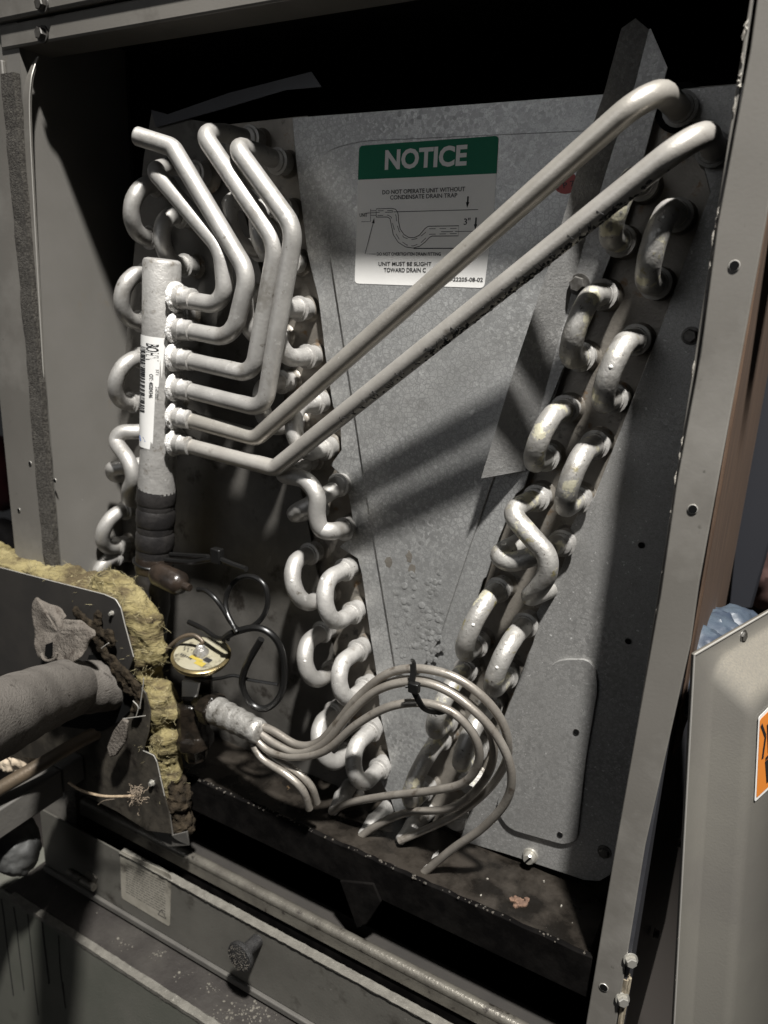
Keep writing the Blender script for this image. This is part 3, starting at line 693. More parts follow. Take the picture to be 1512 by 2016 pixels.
# ------------------------------------------------------------------ drain pan
pan = thing('drain_pan', 'wet black drain pan under the coil with a rust spot in it', 'drain pan', (-.3, .44, CZ - .43))
ZP = CZ - .4005; YA = .405
fr = MB(); n = 70; x0, x1 = -.535, -.0585; vs = []; fs = []
def panz(x):      # the wall drops to a foot in the middle
    return CZ - .4335
for k in range(n + 1):
    x = x0 + (x1 - x0) * k / n; j = random.uniform(-.0006, .0006)
    vs += [(x, YA, ZP + j), (x, YA + .0006, panz(x)), (x, YA + .004, panz(x)), (x, YA + .0042 + j, ZP + j - .0003)]
    if k:
        for i in range(4): fs.append((4 * k - 4 + i, 4 * k + i, 4 * k + (i + 1) % 4, 4 * k - 4 + (i + 1) % 4))
fs += [(0, 1, 2, 3), tuple(4 * n + k for k in (3, 2, 1, 0))]
fr.add(vs, fs); fw = fr.build('front_wall', 'pan', pan, True, .0008)
MB().box((-.062, YA + .0045, CZ - .4335), (-.0585, .4615, ZP)).build('end_wall', 'pan', pan, True, .001)
MB().prism([W(668, 1734, YA - .001), W(702, 1829, YA - .001), W(722, 1820, YA - .001), W(750, 1776, YA - .001), W(735, 1740, YA - .001)], (0, .004, 0)).build('foot', 'pan', pan, True, .001)
fl = MB(); nx, ny = 60, 14; vs = []; fs = []
for i in range(nx + 1):
    for j in range(ny + 1):
        x = -.533 + (.4705) * i / nx; yy = YA + .0043 + (.075) * j / ny
        vs.append((x, yy, ZP - .0035 + .0016 * noise.noise(V((x * 40, yy * 40, 3))) + .0008 * noise.noise(V((x * 120, yy * 120, 1)))))
for i in range(nx):
    for j in range(ny): o = i * (ny + 1) + j; fs.append((o, o + ny + 1, o + ny + 2, o + 1))
fl.add(vs, fs).build('pan_floor', 'pan_floor', pan)
rim = MB()
for k in range(130):
    x = random.uniform(-.50, -.06); p = V((x, YA + random.uniform(-.0003, .003), ZP + .0002)); s_ = random.uniform(.0003, .0011)
    rim.lathe(p - V((0, 0, s_ * .5)), (random.uniform(-.3, .3), random.uniform(-.4, .2), 1), [(0, s_), (s_ * .6, s_ * .9), (s_, s_ * .3)], 6)
stuff(rim.build('rim_grime', 'grime', pan))
rf = MB()
for k in range(26):
    c = WZ(1023 + random.gauss(0, 8), 1775 + random.gauss(0, 5), ZP - .0028); q = random.uniform(.0008, .0022)
    rf.lathe(c, (random.uniform(-.3, .3), random.uniform(-.3, .3), 1), [(-.001, q), (.0002, q), (.0006, q * .7), (.0008, .0001)], random.choice((5, 6, 7)))
stuff(rf.build('rust_flake', 'rust', pan))
for k in range(5):
    c = WZ(random.uniform(880, 1130), random.uniform(1730, 1800), ZP - .0028); q = random.uniform(.0005, .0011)
    MB().lathe(c, (random.uniform(-.4, .4), random.uniform(-.4, .4), 1), [(-.001, q), (.0004, q), (.001, .0001)], 6).build('crumb', 'caulk', pan)

# ------------------------------------------------------------------ expansion valve with distributor
ev = thing('expansion_valve', 'oily expansion valve with a round labelled head and a fan of thin tubes', 'valve', W(380, 1420, .40))
Yv = .402
pc = W(396, 1290, Yv); up = V((.10, -.16, 1)).normalized()
ph = MB().lathe(pc, up, [(-.006, .006), (-.0055, .015), (-.004, .0215), (-.001, .0232), (.0005, .0232), (.0012, .0222), (.0016, .019), (.0016, 0)], 40).build('power_head', 'gold', ev, True, 0, 35)
MB().lathe(pc + up * .0018, up, [(0, .0208), (.0003, .0207), (.0004, .0004)], 40).build('printed_disc', 'paper_disc', ph)
u1 = up.cross(V((0, 1, 0))).normalized(); u2 = up.cross(u1).normalized()
u1 = -u1 if u1.x < 0 else u1; u2 = -u2 if u2.y < 0 else u2
pr = MB()
def dpatch(a0, b0, a1, b1, mb):
    q = pc + up * .00235; mb.add([q + u1 * a0 + u2 * b0, q + u1 * a1 + u2 * b0, q + u1 * a1 + u2 * b1, q + u1 * a0 + u2 * b1], [(0, 1, 2, 3)])
for k in range(7): dpatch(-.016 + .0012 * k, -.002 - .0016 * (k % 3), -.0153 + .0012 * k, -.0005 - .0016 * (k % 3), pr)
for k in range(6): dpatch(-.012 + .002 * k, -.0105, -.0108 + .002 * k, -.0088, pr)
dpatch(.007, -.006, .0135, -.0015, pr); pr.build('print', 'ink', ph, False)
pr = MB(); dpatch(-.004, -.009, .008, -.0058, pr); dpatch(.004, -.0125, .0125, -.0075, pr); pr.build('colour_print', 'yellow_ink', ph, False)
MB().lathe(pc + up * .002, up, [(0, .0062), (.0015, .0062), (.004, .0042), (.0075, .003), (.0085, .0018), (.0088, 0)], 18).build('boss', 'foil', ph)
MB().tube(spline([pc + up * .0095, W(398, 1262, .402), W(380, 1250, .401), W(355, 1256, .398), W(330, 1278, .395), W(318, 1300, .395)], 8), .0016, 10).build('cap_tube', 'copper', ph)
MB().lathe(pc - up * .006, -up, [(0, .011), (.006, .010), (.008, .0075), (.030, .0075)], 20).build('neck', 'tar', ev)
MB().prism([W(358, 1340, Yv - .0105), W(391, 1346, Yv - .0105), W(386, 1372, Yv - .0105), W(358, 1371, Yv - .0105)], (0, .002, 0)).build('paper_tag', 'paper', ev, False)
bc_ = W(378, 1412, Yv)
MB().lathe(bc_ + V((0, 0, .018)), (0.05, 0, -1), [(0, .0075), (.004, .0125), (.012, .0135), (.03, .0135), (.034, .016), (.042, .016), (.046, .011), (.056, .009)], 8).build('valve_body', 'tar', ev, True, .001)
A, B = W(404, 1388, Yv), W(508, 1440, Yv - .012); dd = (B - A).normalized(); L_ = (B - A).length
MB().lathe(A, dd, [(-.008, .009), (.002, .0115), (.003, .0135), (.014, .0135), (.016, .0115)], 6).build('hex_nut', 'tar', ev, True, .0008)
ds = MB(); prof = []
for k in range(15):
    f = k / 14; prof.append((.014 + f * (L_ - .012), (.0110 + .0006 * math.sin(k * 2.1)) * (1 - .18 * f)))
prof = [(.0135, .004)] + prof + [(L_ + .003, .0075), (L_ + .004, 0)]
ds.lathe(A, dd, prof, 24).build('distributor_cone', 'foil', ev)
def zb(x, y): return (550 + x / 2.749, 1200 + y / 2.749)
DT = .0029
def dtube(pts):      # (px, py, Y)
    return MB().tube(spline([W(x, y, Y) for x, y, Y in pts], 7), DT, 12).build('distributor_tube', 'alu_thin', ev)
dts = []
dts.append(dtube([(505, 1424, .394), (540, 1440, .393), (585, 1466, .393), (625, 1462, .394), (662, 1425, .395), (705, 1372, .396), (760, 1328, .397), (818, 1316, .398), (888, 1330, .400), (946, 1368, .404), (985, 1415, .410), (1000, 1462, .416), (994, 1505, .424), (960, 1555, .434), (905, 1600, .438), (840, 1632, .436), (786, 1655, .430)]))
dts.append(dtube([(508, 1440, .391), (545, 1466, .390), (590, 1482, .391), (640, 1462, .392), (690, 1404, .393), (745, 1358, .394), (815, 1342, .395), (880, 1360, .397), (945, 1410, .400), (988, 1466, .404), (1007, 1525, .408), (996, 1578, .412), (950, 1630, .416), (890, 1672, .418), (830, 1722, .418)]))
dts.append(dtube([(495, 1446, .389), (530, 1478, .388), (580, 1490, .389), (640, 1478, .390), (700, 1428, .391), (765, 1392, .393), (832, 1384, .395), (890, 1402, .397), (932, 1446, .401), (943, 1496, .406), (915, 1540, .411), (855, 1556, .414), (770, 1566, .418), (690, 1580, .424), (652, 1598, .430)]))
dts.append(dtube([(510, 1432, .396), (550, 1462, .396), (600, 1474, .396), (645, 1448, .397), (700, 1386, .398), (765, 1345, .399), (835, 1340, .400), (905, 1372, .403), (955, 1420, .408), (972, 1480, .414), (950, 1540, .424), (890, 1590, .430), (800, 1600, .430), (740, 1626, .428), (706, 1650, .426)]))
dts.append(dtube([(492, 1452, .388), (515, 1492, .387), (565, 1526, .387), (596, 1556, .390), (609, 1592, .396)]))
dts.append(dtube([(505, 1456, .392), (540, 1495, .392), (583, 1518, .393), (612, 1548, .396), (624, 1580, .402)]))
# flared ends that take the thin tubes into the plate
for k, (hx, hy, ex_, ey_, Y) in enumerate(((690, 1545, 655, 1598, .430), (765, 1588, 708, 1650, .426), (840, 1600, 786, 1655, .430), (890, 1660, 830, 1722, .418))):
    P = W(hx, hy, YP + .004); Q = W(ex_, ey_, Y); q = (Q - P).normalized(); l_ = (Q - P).length
    o = MB().lathe(P, q, [(-.004, RT), (l_ * .42, RT), (l_ * .5, RT * 1.12), (l_ * .6, RT * .98), (l_ * .75, DT * 1.7), (l_ * .98, DT * 1.35), (l_, DT)], 16).build('flared_end', 'alu_rough', ev)
def za(x, y, Y=.40): return W(300 + x / 3.36, 1050 + y / 3.36, Y)
blb = MB().lathe(za(40, 270, .405), za(300, 385, .402) - za(40, 270, .405), [(-.004, .007), (0, .0092), (.002, .0096), (.024, .0096), (.0275, .0075), (.030, .0035), (.036, .0028)], 22).build('sensing_bulb', 'bulb', ev)
cp = spline([za(300, 372, .403), za(345, 375, .403), za(410, 425, .402), za(470, 505, .403), za(520, 590, .404), za(575, 640, .405), za(650, 622, .408), za(725, 560, .410), za(762, 460, .412), za(745, 350, .413), za(680, 292, .413), za(600, 288, .412), za(530, 335, .410), za(488, 420, .408), za(490, 510, .405), za(530, 600, .402), za(560, 655, .400)], 7)
MB().tube(cp, .0020, 9).build('capillary_tube', 'cable', ev)
cp = spline([za(470, 700, .402), za(540, 655, .403), za(680, 624, .406), za(780, 662, .409), za(845, 750, .412), za(872, 880, .414), za(866, 1010, .414), za(820, 1110, .412), za(740, 1160, .408), za(650, 1120, .405), za(595, 1010, .402), za(620, 880, .400), za(720, 700, .401)], 7)
MB().tube(cp, .0027, 9).build('capillary_tube', 'cable', ev)
MB().tube(spline([za(220, 950, .395), za(330, 968, .395), za(450, 958, .397), za(540, 940, .40), za(640, 968, .405), za(830, 1000, .412)], 7), .0014, 8).build('capillary_tube', 'cable', ev)
MB().tube(spline([za(240, 585, .41), za(330, 630, .408), za(420, 690, .405), za(500, 700, .402)], 6), .002, 8).build('tie_tail', 'cable', ev)

# cable ties
t = thing('cable_tie', 'black cable tie cinched round the bundle of thin tubes', 'cable tie', W(815, 1340, .392))
MB().ribbon(spline([W(812, 1305, .401), W(814, 1304, .393), W(815, 1325, .3895), W(812, 1348, .387), W(822, 1372, .387), (W(836, 1394, .389)), W(860, 1402, .396), W(880, 1398, .405)], 5), .0042, (-.2, -1, .2), .0013).build('strap', 'cable', t)
MB().box(*[tuple(W(815, 1354, .3855) + V(s_)) for s_ in ((-.0035, -.002, -.0035), (.0035, .003, .0035))]).build('head', 'cable', t, True, .0008)
MB().tube([W(806, 1352, .386), W(798, 1352, .385)], .001, 6).build('tail', 'cable', t)

# suction pipe wrapped in black tape
sp = thing('suction_pipe', 'black taped suction pipe below the white header', 'pipe', W(300, 1190, YH))
pts = [W(309, 950, YH), W(307, 1010, YH), W(304, 1090, YH), W(300, 1180, YH - .002), W(290, 1270, YH - .006)]
n_ = 30; pl = spline(pts, 8); MB().tube(pl, [.0142 + .0006 * math.sin(i * 1.3) for i in range(len(pl))], 24).build('taped_sleeve', 'rubber', sp)
for k, (py, m_) in enumerate(((962, 'rubber'), (1004, 'rubber'), (1050, 'rubber'), (1096, 'bulb'))):
    P = W(309 - (py - 950) * .033, py, YH); q = (pts[2] - pts[0]).normalized()
    MB().lathe(P, q, [(-.002, .0145), (0, .0152), (.010, .0155), (.012, .0148)], 24).build('tape_band', m_, sp)
t = thing('cable_tie', 'black cable tie with a long tail round the taped suction pipe', 'cable tie', W(300, 1105, .40))
P = W(302, 1105, YH); ring = [P + V((math.cos(a) * .0152, math.sin(a) * .0152, -.002 * math.cos(a))) for a in [2 * math.pi * k / 28 for k in range(29)]]
MB().tube(ring, .0013, 8, False).build('strap', 'cable', t)
MB().tube(spline([za(90, 178, .41), za(250, 190, .408), za(370, 172, .405), za(440, 170, .404), za(530, 205, .403), za(620, 237, .402)], 6), .0022, 8).build('tail', 'cable', t)
MB().tube([za(120, 140, .412), za(370, 155, .406)], .002, 8).build('tail', 'cable', t)
MB().box(*[tuple(za(432, 150, .404) + V(s_)) for s_ in ((-.005, -.003, -.006), (.004, .003, .006))]).build('head', 'cable', t, True, .001)

# ------------------------------------------------------------------ pipe cover panel, insulation, line set
YQ = .375
pn = thing('pipe_cover_panel', 'dark rounded sheet metal panel that the foam covered pipe passes through', 'metal panel', W(150, 1640, YQ))
o1 = [(-160, 1075), (0, 1118), (110, 1146), (205, 1170), (228, 1180), (238, 1197), (246, 1230), (263, 1293), (250, 1330), (140, 1330), (-160, 1330)]
MB().prism(loopY(o1, YQ), (0, .0012, 0)).build('upper_sheet', 'panel_dark', pn, True, .0004)
o2 = [(-160, 1331), (140, 1331), (270, 1345), (287, 1365), (296, 1400), (293, 1440), (282, 1478), (303, 1487), (309, 1500), (324, 1567), (332, 1600), (337, 1642), (290, 1636), (230, 1598), (146, 1556), (128, 1500), (-160, 1470)]
MB().prism(loopY(o2, YQ + .0004), (0, .0012, 0)).build('lower_sheet', 'panel_low', pn, True, .0004)
ed = [(-20, 1112), (110, 1146), (205, 1170), (228, 1180), (238, 1197), (246, 1230), (263, 1293)]
MB().tube(fillet([W(x, y, YQ + .0002) for x, y in ed], .004, 4), .00045, 6).build('bare_edge', 'edge', pn)
MB().tube(fillet([W(x, y, YQ + .0004) for x, y in ((282, 1478), (303, 1487), (309, 1500), (324, 1567))], .003, 4), .0004, 6).build('bare_edge', 'edge', pn)
bolt_head('screw', W(300, 1541, YQ), (0, -1, 0), .0022, .003, 'bolt', pn); bolt_head('screw', W(221, 1207, YQ), (0, -1, 0), .0016, .003, 'bolt', pn)
MB().prism([W(300, 1576, .38), W(316, 1592, .379), W(333, 1600, .379), W(340, 1644, .379), (W(368, 1637, .384)), W(372, 1665, .386), W(330, 1668, .38), W(290, 1630, .38)], (0, .0015, 0)).build('folded_tab', 'ductg', pn, True, .0005)

def lump(parts, vox, amp, fsc):
    """one organic mass: ellipsoids and boxes fused into a single surface, then roughened"""
    bm = bmesh.new()
    for c, r_, kind in parts:
        if kind == 'e':
            q = bmesh.ops.create_icosphere(bm, subdivisions=3, radius=1)
        else:
            q = bmesh.ops.create_cube(bm, size=2)
        for v in q['verts']: v.co = V((v.co.x * r_[0] + c[0], v.co.y * r_[1] + c[1], v.co.z * r_[2] + c[2]))
    me = bpy.data.meshes.new('lump'); bm.to_mesh(me); bm.free()
    o = bpy.data.objects.new('lump', me); S.collection.objects.link(o)
    r_ = o.modifiers.new('r', 'REMESH'); r_.mode = 'VOXEL'; r_.voxel_size = vox
    sm_ = o.modifiers.new('s', 'SMOOTH'); sm_.iterations = 8
    dg = bpy.context.evaluated_depsgraph_get(); dg.update()
    m2 = bpy.data.meshes.new_from_object(o.evaluated_get(dg)); bpy.data.objects.remove(o)
    ns = [v.normal.copy() for v in m2.vertices]
    for v, n_ in zip(m2.vertices, ns):
        p = v.co
        v.co = p + n_ * (amp * noise.fractal(p * fsc, .9, 2.1, 6) + amp * .7 * noise.noise(p * fsc * .35))
    b = MB(); b.v = [tuple(v.co) for v in m2.vertices]; b.f = [tuple(p.vertices) for p in m2.polygons]; bpy.data.meshes.remove(m2)
    return b
ib = []
xr = W(222, 1180, .39).x
ib.append((V(((xr - .70) / 2, .394, CZ - .2585)), (abs(-.70 - xr) / 2, .0165, .017), 'b'))
for px, py, Y, a, b_, c in ((225, 1160, .394, .020, .016, .016), (258, 1190, .394, .017, .016, .020), (285, 1230, .394, .016, .016, .020), (275, 1270, .392, .020, .015, .020), (300, 1290, .394, .013, .014, .016),
                            (310, 1365, .392, .014, .013, .018), (325, 1395, .393, .013, .013, .020), (300, 1420, .391, .014, .012, .016),
                            (322, 1460, .391, .015, .012, .016), (300, 1475, .390, .016, .012, .014), (335, 1490, .392, .012, .012, .018), (335, 1530, .392, .010, .012, .020),
                            (258, 1068, .408, .0085, .008, .009), (252, 1085, .406, .011, .009, .012), (246, 1110, .402, .014, .01, .014)):
    ib.append((W(px, py, Y), (a, b_, c), 'e'))
ib2 = []
for chain in ([((215, 1150), .016), ((258, 1185), .017), ((285, 1225), .016), ((290, 1270), .017), ((296, 1305), .011)], [((315, 1360), .011), ((325, 1395), .012), ((312, 1420), .011)],
              [((300, 1452), .010), ((335, 1450), .010)], [((335, 1450), .010), ((322, 1490), .013), ((333, 1520), .011), ((337, 1550), .008)], [((290, 1310), .007), ((300, 1350), .006), ((300, 1440), .006)]):
    for (p0, r0), (p1, r1) in zip(chain, chain[1:]):
        for f in (0, .33, .66, 1):
            q = V((*p0, 0)).lerp(V((*p1, 0)), f); r_ = r0 + (r1 - r0) * f
            ib2.append((W(q.x + random.uniform(-4, 4), q.y, .392), (r_ * random.uniform(.9, 1.1), .013, r_ * .8), 'e'))
ins = lump([ib[0]] + ib2 + ib[16:], .0017, .0030, 85).build('insulation_batt', 'fibre')
tag(ins, 'torn yellow glass fibre insulation bulging out behind the dark panel', 'insulation')
fb = MB(); vv = [v.co.copy() for v in ins.data.vertices if v.co.x > -.56 and v.co.y > .3795 and v.normal.dot(V((0.3, -1, .8))) > 0]; nv = {i: 0 for i in ()}
for k in range(1300):
    p = random.choice(vv); dd_ = V((random.gauss(0, 1), random.gauss(-.3, .7), random.gauss(.3, .8))).normalized(); l_ = random.uniform(.003, .010)
    c = V((random.gauss(0, 1), random.gauss(0, 1), random.gauss(0, 1))) * l_ * .25
    fb.tube([p, p + dd_ * l_ * .4 + c * .6, p + dd_ * l_ * .7 + c], [.00013, .00011, .00006], 3, False)
stuff(fb.build('loose_fibres', 'loose', ins))
dl_ = lump([(W(350, 1575, .392), (.012, .012, .018), 'e'), (W(352, 1620, .392), (.014, .012, .014), 'e'), (W(345, 1540, .393), (.008, .01, .016), 'e')], .002, .003, 200).build('insulation_scrap', 'fibre_dark')
tag(dl_, 'clump of dark dirty insulation hanging at the bottom corner of the panel', 'insulation')

# foam covered pipe
fp = thing('foam_covered_pipe', 'thick pipe in dusty grey foam coming out through the dark panel', 'pipe', W(60, 1480, .33))
A, B = W(232, 1350, .385), W(128, 1352, .335); C_ = W(-60, 1432, .27)
pts = spline([W(262, 1345, .40), W(200, 1350, .37), W(130, 1358, .336)], 8)
MB().tube(pts, [.0208 + .0004 * math.sin(i * 1.9) for i in range(len(pts))], 36).build('foam_sleeve', 'foam', fp)
pts = spline([W(134, 1355, .338), W(60, 1384, .276), W(-10, 1416, .226), W(-150, 1480, .165)], 8)
MB().tube(pts, [.0226 + .0003 * math.sin(i * 1.3) for i in range(len(pts))], 40).build('foam_sleeve', 'foam', fp)
def flapmesh(outline, Yf, th=.002):
    b = MB(); c = [sum(p[0] for p in outline) / len(outline), sum(p[1] for p in outline) / len(outline)]
    rings = []; n_ = len(outline)
    for s_ in (1, .8, .6, .4, .2):
        rings.append([W(c[0] + (x - c[0]) * s_, c[1] + (y - c[1]) * s_, Yf(c[0] + (x - c[0]) * s_, c[1] + (y - c[1]) * s_)) for x, y in outline])
    vs = [p for r_ in rings for p in r_] + [W(c[0], c[1], Yf(*c))]; fs = []
    for j in range(4):
        for i in range(n_): fs.append((j * n_ + i, j * n_ + (i + 1) % n_, (j + 1) * n_ + (i + 1) % n_, (j + 1) * n_ + i))
    fs += [(4 * n_ + i, 4 * n_ + (i + 1) % n_, 5 * n_) for i in range(n_)]
    o_ = len(vs); vs2 = [p + V((0, th, 0)) for p in rings[0]]; fs += [(i, o_ + i, o_ + (i + 1) % n_, (i + 1) % n_) for i in range(n_)]
    return b.add(vs + vs2, fs)
ot = [(63, 1186), (70, 1173), (82, 1186), (100, 1193), (118, 1198), (125, 1214), (122, 1222), (140, 1222), (158, 1224), (176, 1236), (186, 1248), (176, 1262), (168, 1280), (150, 1302), (134, 1314), (118, 1308), (104, 1296), (86, 1300), (70, 1296), (66, 1270), (68, 1240), (58, 1210)]
jit = []
for (x, y), (x2, y2) in zip(ot, ot[1:] + ot[:1]):
    for f in (0, .5): jit.append((x + (x2 - x) * f + random.uniform(-3, 3), y + (y2 - y) * f + random.uniform(-3, 3)))
flp = flapmesh(jit, lambda x, y: .352 + .004 * noise.noise(V((x * .03, y * .03, 0))) + .0016 * noise.noise(V((x * .11, y * .11, 4))) - .0002 * (y - 1180) * .6 + .0022 * noise.noise(V((x * .055, y * .055, 9)))).build('torn_flap', 'flap', fp, True, 0, 180)
s_ = flp.modifiers.new('s', 'SUBSURF'); s_.levels = 1; s_.render_levels = 1
MB().prism([W(x, y, .333) for x, y in ((90, 1290), (92, 1268), (104, 1264), (104, 1290), (99, 1296))], (0, -.001, 0)).build('slot', 'void', flp, False)
MB().tube(spline([W(82, 1286, .331), W(86, 1297, .330), W(96, 1301, .330), W(108, 1296, .330), W(112, 1286, .331)], 5), .0012, 8).build('slot_lip', 'flap', flp)
ot = [(170, 1248), (190, 1252), (212, 1278), (235, 1305), (262, 1330), (280, 1358), (282, 1380), (268, 1400), (258, 1402), (262, 1372), (245, 1350), (220, 1330), (196, 1296), (176, 1272)]
tp = []
for ch in ([(150, 1205), (175, 1225), (185, 1245), (200, 1275), (228, 1308), (252, 1332), (270, 1352), (274, 1378), (262, 1405)], [(195, 1212), (188, 1235), (205, 1250), (222, 1266), (216, 1240)], [(200, 1275), (214, 1300), (240, 1338), (262, 1372)]):
    for p0, p1 in zip(ch, ch[1:]):
        for f in (0, .25, .5, .75):
            tp.append((W(p0[0] + (p1[0] - p0[0]) * f + random.uniform(-2, 2), p0[1] + (p1[1] - p0[1]) * f + random.uniform(-2, 2), .370), (.0046 * random.uniform(.7, 1.3), .0022, .0046 * random.uniform(.7, 1.3)), 'e'))
lump(tp, .0011, .0012, 220).build('torn_tape', 'fibre_dark', fp)
MB().prism(loopY([(175, 1290), (215, 1285), (262, 1345), (255, 1400), (235, 1420), (200, 1440), (120, 1430), (140, 1400)], YQ - .0012), (0, .0008, 0)).build('hole_gap', 'void', fp, False)
MB().prism([W(x, y, .36) for x, y in ((240, 1415), (250, 1422), (246, 1460), (228, 1488), (214, 1492), (210, 1470), (222, 1440))], (0, .003, 0)).build('hanging_strip', 'flap', fp, True, .001)

cl = thing('copper_line', 'thin tarnished copper pipe below the foam covered pipe', 'pipe', W(80, 1505, .34))
MB().tube(spline([W(215, 1432, .385), W(160, 1458, .365), W(80, 1505, .335), (W(-30, 1570, .30)), W(-140, 1640, .27)], 6), .0058, 20).build('pipe', 'copper', cl)
ld = thing('line_duct', 'grey rectangular plastic duct running out below the copper pipe', 'duct', W(100, 1540, .35))
P0, P1 = W(150, 1502, .375), W(-60, 1640, .29)
dv = (P1 - P0); 
def beam(P0, P1, wx, hz):
    vs = []
    for P in (P0, P1):
        for sx, sz in ((-1, -1), (1, -1), (1, 1), (-1, 1)): vs.append(P + V((sx * wx, 0, sz * hz)))
    return MB().add(vs, [(0, 1, 2, 3), (7, 6, 5, 4), (0, 4, 5, 1), (1, 5, 6, 2), (2, 6, 7, 3), (3, 7, 4, 0)])
beam(P0, P0 + dv * .22, .011, .012).build('cover_end', 'ductg', ld, True, .0015)
beam(P0 + dv * .23, P0 + dv * 1.3, .0125, .0135).build('cover', 'ductg', ld, True, .0015)
cr = lump([(W(40, 1490, .385), (.022, .01, .010), 'e'), (W(75, 1475, .387), (.016, .01, .008), 'e'), (W(20, 1500, .383), (.02, .008, .010), 'e')], .002, .003, 120).build('lit_paper_scrap', 'cream')  # bright patch of fallen light, put into pale paper colour
tag(cr, 'crumpled paper scrap coloured pale for light falling on it, wedged between foam pipe and copper pipe', 'paper')
pg = lump([(W(30, 1670, .33), (.022, .02, .022), 'e'), (W(0, 1640, .325), (.02, .018, .03), 'e'), (W(48, 1640, .34), (.012, .012, .022), 'e')], .002, .003, 60).build('plastic_wrap', 'palegrey')
tag(pg, 'pale grey crumpled plastic beside the lower left door end', 'plastic')
wr = thing('frayed_wire', 'bent tan wire ending in a tuft of dusty fluff', 'wire', W(200, 1555, .355))
MB().tube(spline([W(135, 1541, .352), W(160, 1556, .352), W(200, 1567, .352), W(240, 1568, .353), W(266, 1566, .355)], 7), .0011, 8).build('wire', 'wire', wr)
fz = MB()
for k in range(70):
    p = W(270 + random.gauss(0, 7), 1568 + random.gauss(0, 9), .355 + random.gauss(0, .002)); w_ = V((random.gauss(0, 1), random.gauss(0, 1), random.gauss(0, 1))).normalized() * .0012; pts = [p]
    for q in range(7):
        w_ = (w_ + V((random.gauss(0, 1), random.gauss(0, 1), random.gauss(0, 1))) * .0008).normalized() * .0011; pts.append(pts[-1] + w_)
    fz.tube(pts, [.00028] * 7 + [.0001], 4, False)
stuff(fz.build('fluff', 'fluff', wr))
MB().tube(spline([W(193, 1584, .35), W(205, 1576, .35), W(225, 1573, .351)], 5), .0003, 5).build('fibre_strand', 'fluff', wr)
for pts in ([(200, 1276), (208, 1270), (214, 1266)], [(283, 1335), (281, 1355), (275, 1395)], [(262, 1380), (272, 1392), (268, 1410)], [(243, 1415), (265, 1412), (286, 1409)]):
    MB().tube(spline([W(x, y, .352) for x, y in pts], 5), .0004, 5).build('loose_strand', 'edge', fp)

# ------------------------------------------------------------------ lower access door
dr_ = thing('access_door', 'low grey access door with a black thumb knob and hinge', 'door', (-.3, .39, CZ - .57))
ZT, ZB = CZ - .5005, CZ - .566; YD = .390
MB().box((-.587, YD, ZB), (-.045, YD + .0015, ZT)).build('door_skin', 'door', dr_, True, .0006)
eb = MB(); n_ = 150; vs = []; fs = []
for k in range(n_ + 1):
    x = -.475 + .42 * k / n_; j = lambda s__=.0002: random.uniform(-s__, s__)
    vs += [(x, YD - .0012 + j(), ZT - .0010 + j(.0007)), (x, YD - .0016 + j(), ZT + .0006 + j()), (x, YD + .006 + j(), ZT + .0008 + j()), (x, YD + .006, ZT - .002)]
    if k:
        for i in range(4): fs.append((4 * k - 4 + i, 4 * k + i, 4 * k + (i + 1) % 4, 4 * k - 4 + (i + 1) % 4))
eb.add(vs, fs).build('flaking_top_edge', 'edge_rough', dr_)
MB().box((-.587, YD - .003, ZB - .0065), (-.045, YD + .0012, ZB - .0005)).build('bottom_lip', 'ductg', dr_, True, .001)
kp = W(474, 1882, YD - .020); kd = V((-.05, -1, .05)).normalized()
kn = MB(); kn.lathe(kp, kd, [(-.020, .0055), (-.006, .0055), (-.004, .0075), (-.002, .0118), (.0005, .0125), (.0022, .0118), (.003, .0085), (.0036, .003), (.0037, 0)], 30); kn.build('thumb_knob', 'soot', dr_)
kd_ = MB()
for k in range(150):
    a = random.uniform(0, 6.28); r_ = .0115 * math.sqrt(random.random()); u1_ = kd.orthogonal().normalized(); u2_ = kd.cross(u1_)
    kd_.lathe(kp + kd * (.0024 + .0012 * (1 - (r_ / .0118) ** 2)) + (u1_ * math.cos(a) + u2_ * math.sin(a)) * r_, kd, [(0, .0005), (.0004, .0003), (.0005, .0001)], 5)
stuff(kd_.build('knob_dust', 'grime', dr_))
hg = MB().tube([W(134, 1716, YD - .004), W(160, 1732, YD - .004)], .0034, 14).build('hinge', 'rail', dr_)
MB().tube([W(161, 1733, YD - .004), W(186, 1748, YD - .004)], .0034, 14).build('hinge_knuckle', 'rail', hg)
MB().prism(loopY([(165, 1722), (176, 1714), (190, 1730), (186, 1742)], YD - .0012), (0, .001, 0)).build('hinge_leaf', 'rail', hg)
dsk = MB().prism(loopY(rounded([(236, 1674), (337, 1722), (334, 1825), (239, 1768)], 6), YD - .0004), (0, .0003, 0)).build('instruction_sticker', 'paper_old', dr_, False)
tx = MB()
for k in range(13):
    f = .17 + k * .052
    a_, b_ = V((248, 1674 + 10 + 90 * f)), V((328, 1722 + 100 * f)); x = .0
    while x < .95:
        l_ = min(random.uniform(.04, .14), .97 - x); p, q = a_.lerp(b_, x), a_.lerp(b_, x + l_)
        tx.ribbon([W(p.x, p.y, YD - .0005), W(q.x, q.y, YD - .0005)], .00052, (0, -1, 0), .00003); x += l_ + .022
for a_, b_ in (((311, 1800), (327, 1809)), ((327, 1809), (318, 1791)), ((318, 1791), (311, 1800))):
    tx.ribbon([W(*a_, YD - .0005), W(*b_, YD - .0005)], .0006, (0, -1, 0), .00003)
tx.build('fine_print', 'ink', dsk, False)

